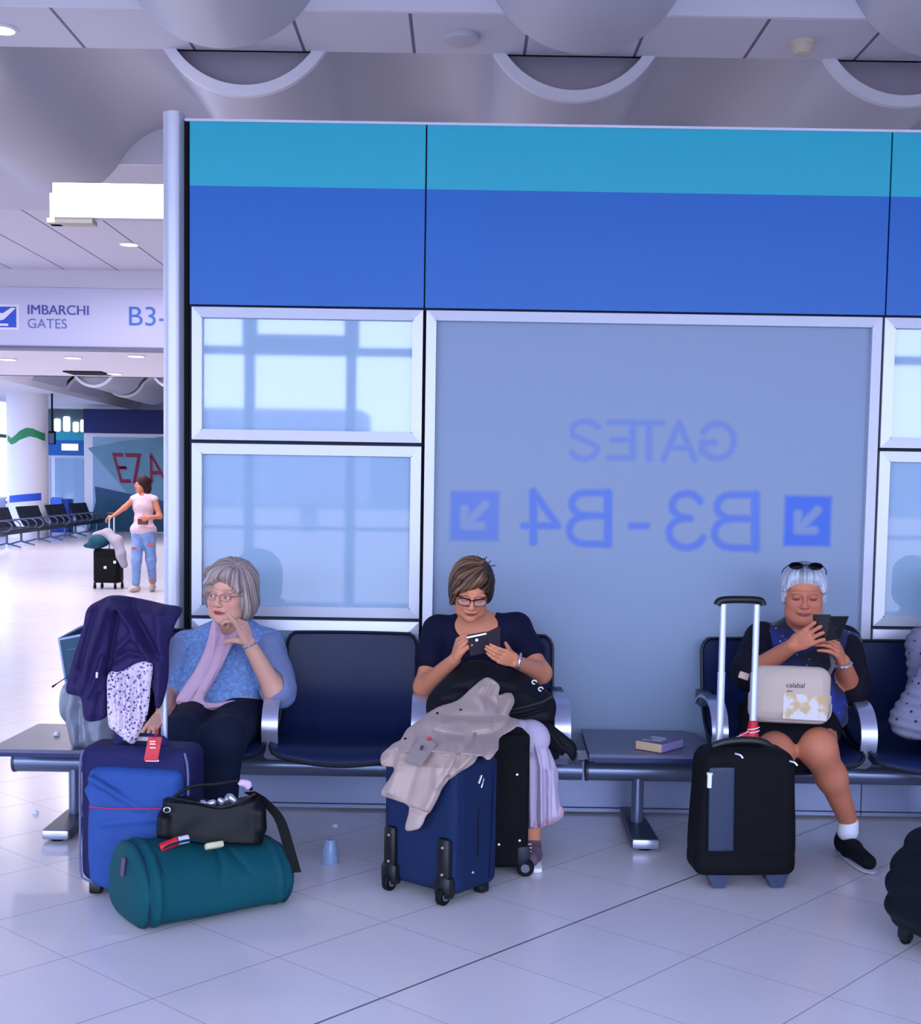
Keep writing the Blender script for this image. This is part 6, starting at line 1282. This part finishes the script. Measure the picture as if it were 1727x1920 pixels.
skinmesh('body', [hs.mesh(.006, lo=h5.c - .15, hi=h5.c + .15), b.mesh(.011), hL.mesh(.006, lo=WL_ - .16, hi=WL_ + .12), hR.mesh(.006, lo=WR - .16, hi=WR + .12)], w5, [lambda V: face_color(h5, V, SK5), SK5, SK5, SK5]); eyes(h5, w5)
s = Sdf(); h5.ell(s, (.02, .03, .045), (.10, .11, .10)); h5.ell(s, (.03, .07, -.06), (.085, .07, .10), k=.04); h5.ell(s, (-.07, .03, -.08), (.035, .05, .07), k=.03); h5.ell(s, (0, -.125, -.03), (.07, .09, .09), k=.01, op='s')
slink('hair', s.mesh(.008, disp=lambda P: .012 * wavn(P, 45, 3)), mat('dark_curly_hair', (44, 26, 26), .6, bump=.5, bscale=40), w5)
s = t5(Sdf()).ell(pel + A([0, 0, .05]), (.175, .13, .09), k=.05); s.ell(nb + A([0, -.06, .03]), (.05, .08, .05), k=.01, op='s'); slink('sleeveless_blouse', s.mesh(.009, off=.014, disp=shirt_noise(.008, 20, 4)), mat('pale_pink_blouse', (226, 198, 206), .8), w5)
s = Sdf().chain([HLp, KL, AL + A([0, 0, .05])], [.092, .068, .052], k=.04).chain([HRp, KR, AR + A([0, 0, .05])], [.092, .068, .052], k=.04).ell(pel - A([0, 0, .03]), (.16, .115, .09), k=.05); slink('ripped_jeans', s.mesh(.010, off=.006, disp=shirt_noise(.006, 24, 6)), mat('light_blue_denim', (126, 156, 206), .8, var=.22, vscale=14), w5)
for px, py in ((253, 1028), (282, 1021)):
    c = f_(px, py, -.09); s = Sdf().ell(c, (.05, .02, .028)); slink('knee_rip', s.mesh(.006), mat('skin_patch', (190, 96, 96), .6), w5)
for a_, d_ in ((AL, (-.4, -1)), (AR, (.1, -1))): slink('shoe', shoe(Sdf(), a_, d_, L=.23).mesh(.008), mat('pale_shoe', (206, 190, 180), .6), w5)
c = f_(268, 978, -.16); ssingle('brown_wallet', Sdf().box(c, (.15, .04, .09), r=.01).mesh(.008), mat('brown_leather', (98, 44, 46), .5), 'brown wallet held at the waist of the far standing person', 'wallet')
# her case
fc_ = PZ(202, 1104); fcs = thing('far_black_suitcase', 'small black four-wheeled suitcase pulled by the far standing person', 'suitcase', tuple(fc_))
x_, y_ = fc_[0], fc_[1] + .05; k_ = Y5 / FPX
part('body', MB().box((x_, y_, .09 + .25), (.40, .24, .50), r=.04, seg=3).box((x_ - .01, y_ - .13, .30), (.34, .05, .36), r=.02), m_blk, fcs)
for dx in (-.15, .15):
    for dy in (-.08, .08): wheel(None, fcs, (x_ + dx + dy * .4, y_ + dy, .035), .035, .03, (1, 0, 0), hub=False); part('caster_fork', MB().box((x_ + dx + dy * .4, y_ + dy, .075), (.03, .04, .05)), m_blkp, fcs)
for px in (205, 214): a = PY(px, 1000, y_ + .08); part('handle_rod', MB().tube([(a[0], y_ + .08, .5), (a[0], y_ + .08, 1.10)], .012, 8), m_handle, fcs)
a = PY(203, 967, y_ + .05); b_ = PY(216, 967, y_ + .05); part('handle_grip', MB().tube([(a[0] - .02, y_ + .08, 1.105), (b_[0] + .02, y_ + .08, 1.105)], .02, 10), m_blkp, fcs)
c = A([x_ - .13, y_ - .05, .70]); s = Sdf().ell(c, (.16, .13, .10)).ell(c + A([-.1, 0, -.06]), (.12, .1, .05), k=.04); ssingle('teal_bag', s.mesh(.012, disp=lambda P: .015 * wavn(P, 22, 3)), mat('dark_teal_cloth', (24, 74, 92), .6), 'crumpled dark teal bag on the far black suitcase', 'bag')
s = Sdf().chain([A([x_ - .2, y_ - .02, .80]), A([x_ + .0, y_ - .05, .82]), A([x_ + .16, y_ - .12, .72]), A([x_ + .22, y_ - .15, .52]), A([x_ + .27, y_ - .15, .36])], [.04, .07, .075, .07, .05], k=.05); ssingle('grey_cardigan', s.mesh(.012, disp=lambda P: .014 * wavn(P, 26, 5)), mat('grey_wool', (170, 164, 176), .9), 'pale grey cardigan draped over the far black suitcase', 'garment')
for px, py in ((197, 1064), (215, 1054)): c = PY(px, py, y_ - .16); part('white_label', MB().box((c[0], y_ - .157, c[2]), (.04, .006, .04)), m_pure, fcs)

# ================================================================== THINGS ON LAPS
def ray_base(Yfn, Y0):
    """depth field from a (px,py)->Y table, expressed over the drape's own x,z"""
    def b(x, z):
        Y = np.full(len(x), Y0)
        for _ in range(14):
            P = np.stack([x, Y, z - EYE], 0); c = RC @ P; px = CXP + FPX * c[0] / c[2]; py = CYP + FPX * c[1] / c[2]; Y = .5 * Y + .5 * Yfn(px, py)
        return Y - Y0
    return b
_PY0 = PY
def drape_y(poly, Yfn, Y0, *a, folds=(), **k):
    global PY
    def PYv(x, y, Y): return _PY0(x, y, float(Yfn(A([x], float), A([y], float))[0]))
    PY = PYv
    try: r = drape(poly, Y0, *a, folds=folds, base=ray_base(Yfn, Y0), **k)
    finally: PY = _PY0
    return r
def tab(T):
    ys = [t[0] for t in T]; Y = [t[1] for t in T]; return lambda px, py: np.interp(py, ys, Y)
m_pack = mat('black_nylon', (16, 17, 24), .6, bump=.3, bscale=300)
bp_ = thing('black_backpack', 'black fabric backpack on the lap of the woman in the navy t-shirt', 'backpack', tuple(PY(920, 1350, 5.55)))
BT = tab([(1230, 5.66), (1290, 5.60), (1350, 5.52), (1400, 5.50), (1440, 5.50)])
slink('bag_body', drape_y([(800, 1340), (800, 1312), (817, 1288), (838, 1268), (858, 1252), (880, 1240), (907, 1239), (933, 1249), (963, 1257), (989, 1268), (1014, 1287), (1038, 1309), (1041, 1334), (1030, 1353), (985, 1362), (930, 1368), (860, 1370), (815, 1366)], BT, 5.58, .075,
      folds=[([(850, 1275), (900, 1262), (960, 1275), (1010, 1305)], 12, .02), ([(1030, 1320), (990, 1333), (950, 1342)], 3, -.012), ([(830, 1300), (870, 1290)], 5, .012), ([(880, 1300), (900, 1280)], 5, -.01)], noise=.005, nf=30, edge=.09, h=.006), m_pack, bp_)
slink('bag_flap', drape_y([(985, 1352), (1020, 1346), (1040, 1362), (1060, 1378), (1082, 1399), (1077, 1429), (1062, 1412), (1054, 1418), (1030, 1400), (1005, 1382)], BT, 5.50, .02, folds=[([(1020, 1360), (1050, 1395), (1074, 1420)], 5, .012)], noise=.004, nf=50, edge=.02, h=.005), m_pack, bp_)
part('strap', MB().tube([PY(x, y, 5.44) for x, y in ((1036, 1306), (1020, 1316), (985, 1326), (955, 1332))], .007, 8), m_blkp, bp_)
for (x, y) in ((1002, 1279), (1014, 1292)): part('clip', MB().tube([PY(x, y, 5.47) + A([.010 * math.cos(t), 0, .008 * math.sin(t)]) for t in np.linspace(0, 5, 8)], .003, 6), m_pure, bp_)
m_beige = mat('beige_coat_cloth', (188, 166, 158), .8, bump=.25, bscale=260, var=.05, vscale=8)
def CF(px, py):
    Y = np.interp(py, [1270, 1300, 1340, 1375, 1405, 1440, 1560], [5.46, 5.40, 5.28, 5.10, 4.93, 4.86, 4.82]); return Y + .17 * np.clip((835 - px) / 110., 0, 1) * sstep(1340, 1420, py)
CP = [(902, 1276), (917, 1271), (937, 1286), (935, 1304), (948, 1300), (960, 1301), (965, 1316), (958, 1332), (955, 1345), (975, 1352), (962, 1368), (937, 1383), (935, 1403), (917, 1426), (899, 1416), (889, 1431), (858, 1451), (833, 1474), (820, 1500), (807, 1523), (800, 1530), (792, 1548), (782, 1556), (759, 1556), (767, 1515), (744, 1502), (714, 1490), (731, 1459), (739, 1441), (718, 1437), (714, 1418), (728, 1403), (741, 1393), (751, 1388), (764, 1367), (787, 1350), (820, 1327), (858, 1314), (884, 1291)]
ct = thing('beige_coat', 'beige coat draped from the lap over the navy suitcase', 'coat', tuple(PY(830, 1556, 4.83)))
CFd = [([(775, 1375), (750, 1420), (733, 1480)], 10, .022), ([(800, 1365), (785, 1420), (765, 1490)], 7, -.012), ([(890, 1380), (862, 1400), (855, 1430), (838, 1460)], 5, -.022), ([(905, 1395), (880, 1415), (845, 1450)], 6, .022), ([(870, 1395), (850, 1425), (820, 1470)], 7, .018), ([(820, 1440), (815, 1480), (800, 1515)], 7, .016),
       ([(770, 1515), (800, 1522)], 4, -.015), ([(925, 1285), (915, 1305), (928, 1318)], 5, -.02), ([(905, 1285), (895, 1300), (905, 1318)], 6, .02), ([(955, 1308), (945, 1330)], 6, .018), ([(938, 1310), (934, 1330)], 4, -.02), ([(830, 1345), (880, 1328), (930, 1335)], 9, .016), ([(890, 1375), (930, 1368), (955, 1350)], 5, -.018), ([(880, 1350), (915, 1350)], 8, .015), ([(815, 1365), (845, 1370), (868, 1373)], 2.5, -.009), ([(718, 1425), (735, 1410)], 5, .015), ([(745, 1405), (735, 1445)], 4, -.014)]
slink('coat_cloth', drape_y(CP, CF, 5.05, .022, folds=[(a_, b_, c_ * 1.3) for a_, b_, c_ in CFd], noise=.007, nf=36, edge=.03, h=.005), m_beige, ct)
def on_coat(x, y, d=.11): return PY(x, y, float(CF(A([x]), A([y]))[0]) - d)
P = [on_coat(x, y) for x, y in ((786, 1383), (816, 1392), (786, 1434), (757, 1425))]; n = nrm(np.cross(P[1] - P[0], P[3] - P[0])); n = n if n[1] > 0 else -n
part('sleeve_patch', MB().add(P + [p + n * .012 for p in P], [(0, 1, 2, 3), (7, 6, 5, 4), (0, 4, 5, 1), (1, 5, 6, 2), (2, 6, 7, 3), (3, 7, 4, 0)]), mat('taupe_patch', (158, 144, 142), .7), ct, smooth=False)
p = on_coat(791, 1402, .116); part('patch_logo', MB().box(p, (.012, .003, .018), R=roty(.3)), mat('dark_print', (60, 56, 60), .6), ct); s = Sdf().ell(on_coat(805, 1385, .105), (.011, .006, .008)); slink('red_button', s.mesh(.003), mat('red_button', (206, 40, 60), .5), ct)
for x, y in ((820, 1337), (760, 1385), (864, 1331)): s = Sdf().ell(on_coat(x, y, .052), (.0065, .004, .005)); slink('button', s.mesh(.002), m_dark, ct)
# beige shoulder bag on the lap of woman 3
BGc = PY(1481, 1302, 5.46); RG = rotz(.05) @ roty(.035) @ rotx(-.10); G2W = lambda p: A(p) @ RG.T + BGc
bg_ = thing('beige_shoulder_bag', 'beige shoulder bag with a small script line on the lap of the white-haired woman', 'bag', tuple(G2W((0, 0, -.13))))
def bgf(P):
    q = (P - BGc) @ RG; x, y, z = q.T; hw = .172 + .006 * (z < 0); r = .055
    d = np.stack([np.abs(x) - hw + r, np.abs(z) - .122 + r], 1); d2 = np.linalg.norm(np.maximum(d, 0), axis=1) + np.minimum(d.max(1), 0) - r; th = .045 * np.sqrt(np.clip(-d2 / .05, .02, 1)) + .008
    D = np.abs(y) - th; k = .012; h_ = np.clip(.5 - .5 * (D - d2) / k, 0, 1); return (D * (1 - h_) + d2 * h_ + k * h_ * (1 - h_)) * .9
s = Sdf().fn(bgf, BGc - A([.2, .08, .16]), BGc + A([.2, .08, .16])); m_bg = mat('beige_canvas', (204, 184, 170), .75, bump=.3, bscale=400, var=.03, vscale=10)
slink('bag_body', s.mesh(.005, disp=lambda P: .0025 * wavn(P, 22, 7)), m_bg, bg_)
part('bottom_piping', MB().tube([G2W(p) for p in smooth_path([(-.165, -.04, -.085), (-.12, -.045, -.108), (0, -.048, -.110), (.11, -.045, -.110), (.16, -.04, -.085), (.168, -.035, -.03)], 5)], .004, 6), mat('beige_piping', (176, 160, 156), .7), bg_)
def patchmat():
    m = mat('cream_gold_print', (230, 220, 200), .35); nt = m.node_tree; N = nt.nodes; L = nt.links; b_ = N['Principled BSDF']; tcn = N.new('ShaderNodeTexCoord'); n = N.new('ShaderNodeTexNoise'); n.inputs['Scale'].default_value = 19; n.inputs['Detail'].default_value = 2
    L.new(tcn.outputs['Object'], n.inputs[0]); r = N.new('ShaderNodeValToRGB'); L.new(n.outputs[0], r.inputs[0]); el = r.color_ramp.elements; el[0].position = .40; el[0].color = lin((200, 170, 128)); el[1].position = .52; el[1].color = lin((214, 206, 208)); k3 = r.color_ramp.elements.new(.47); k3.color = lin((214, 190, 160)); L.new(r.outputs[0], b_.inputs['Base Color']); return m
G = np.zeros((9, 7, 3))
for i, x in enumerate(np.linspace(-.045, .145, 9)):
    for j, z in enumerate(np.linspace(-.100, .005, 7)): G[i, j] = G2W((x, -.054 + 1.1 * max(0, x - .10) ** 2 * 8 * .3, z - .06 * (x) * 0.3))
part('printed_pocket', MB().sheet(G, .003), patchmat(), bg_)
V, F = textmesh('calabal', .030, ext=.0005); V = A(V); V[:, 0] += .12 * V[:, 2]; V = A([G2W((v[0] - .035, -.0555 + v[1], v[2] + .032)) for v in V]); link('script_line', V, F, mat('brown_ink', (70, 56, 60), .6), bg_, smooth=False)
V, F = textmesh('mm', .016, ext=.0005); V = A(V); V = A([G2W((v[0] - .03, -.0555 + v[1], v[2] + .012)) for v in V]); link('script_line', V, F, mat('brown_ink', (70, 56, 60), .6), bg_, smooth=False)
part('strap', MB().sheet(np.stack([A([G2W((.155, -.02, .09)), PY(1562, 1250, 5.55), PY(1556, 1215, 5.66), PY(1570, 1195, 5.9)]) - A([.008, 0, 0]), A([G2W((.155, -.02, .09)), PY(1562, 1250, 5.55), PY(1556, 1215, 5.66), PY(1570, 1195, 5.9)]) + A([.010, 0, 0])]), .004), mat('grey_green_strap', (112, 112, 120), .7), bg_)
part('side_tab', MB().box(PY(1395, 1267, 5.5), (.045, .01, .03), r=.004, R=roty(.3)), m_bg, bg_)
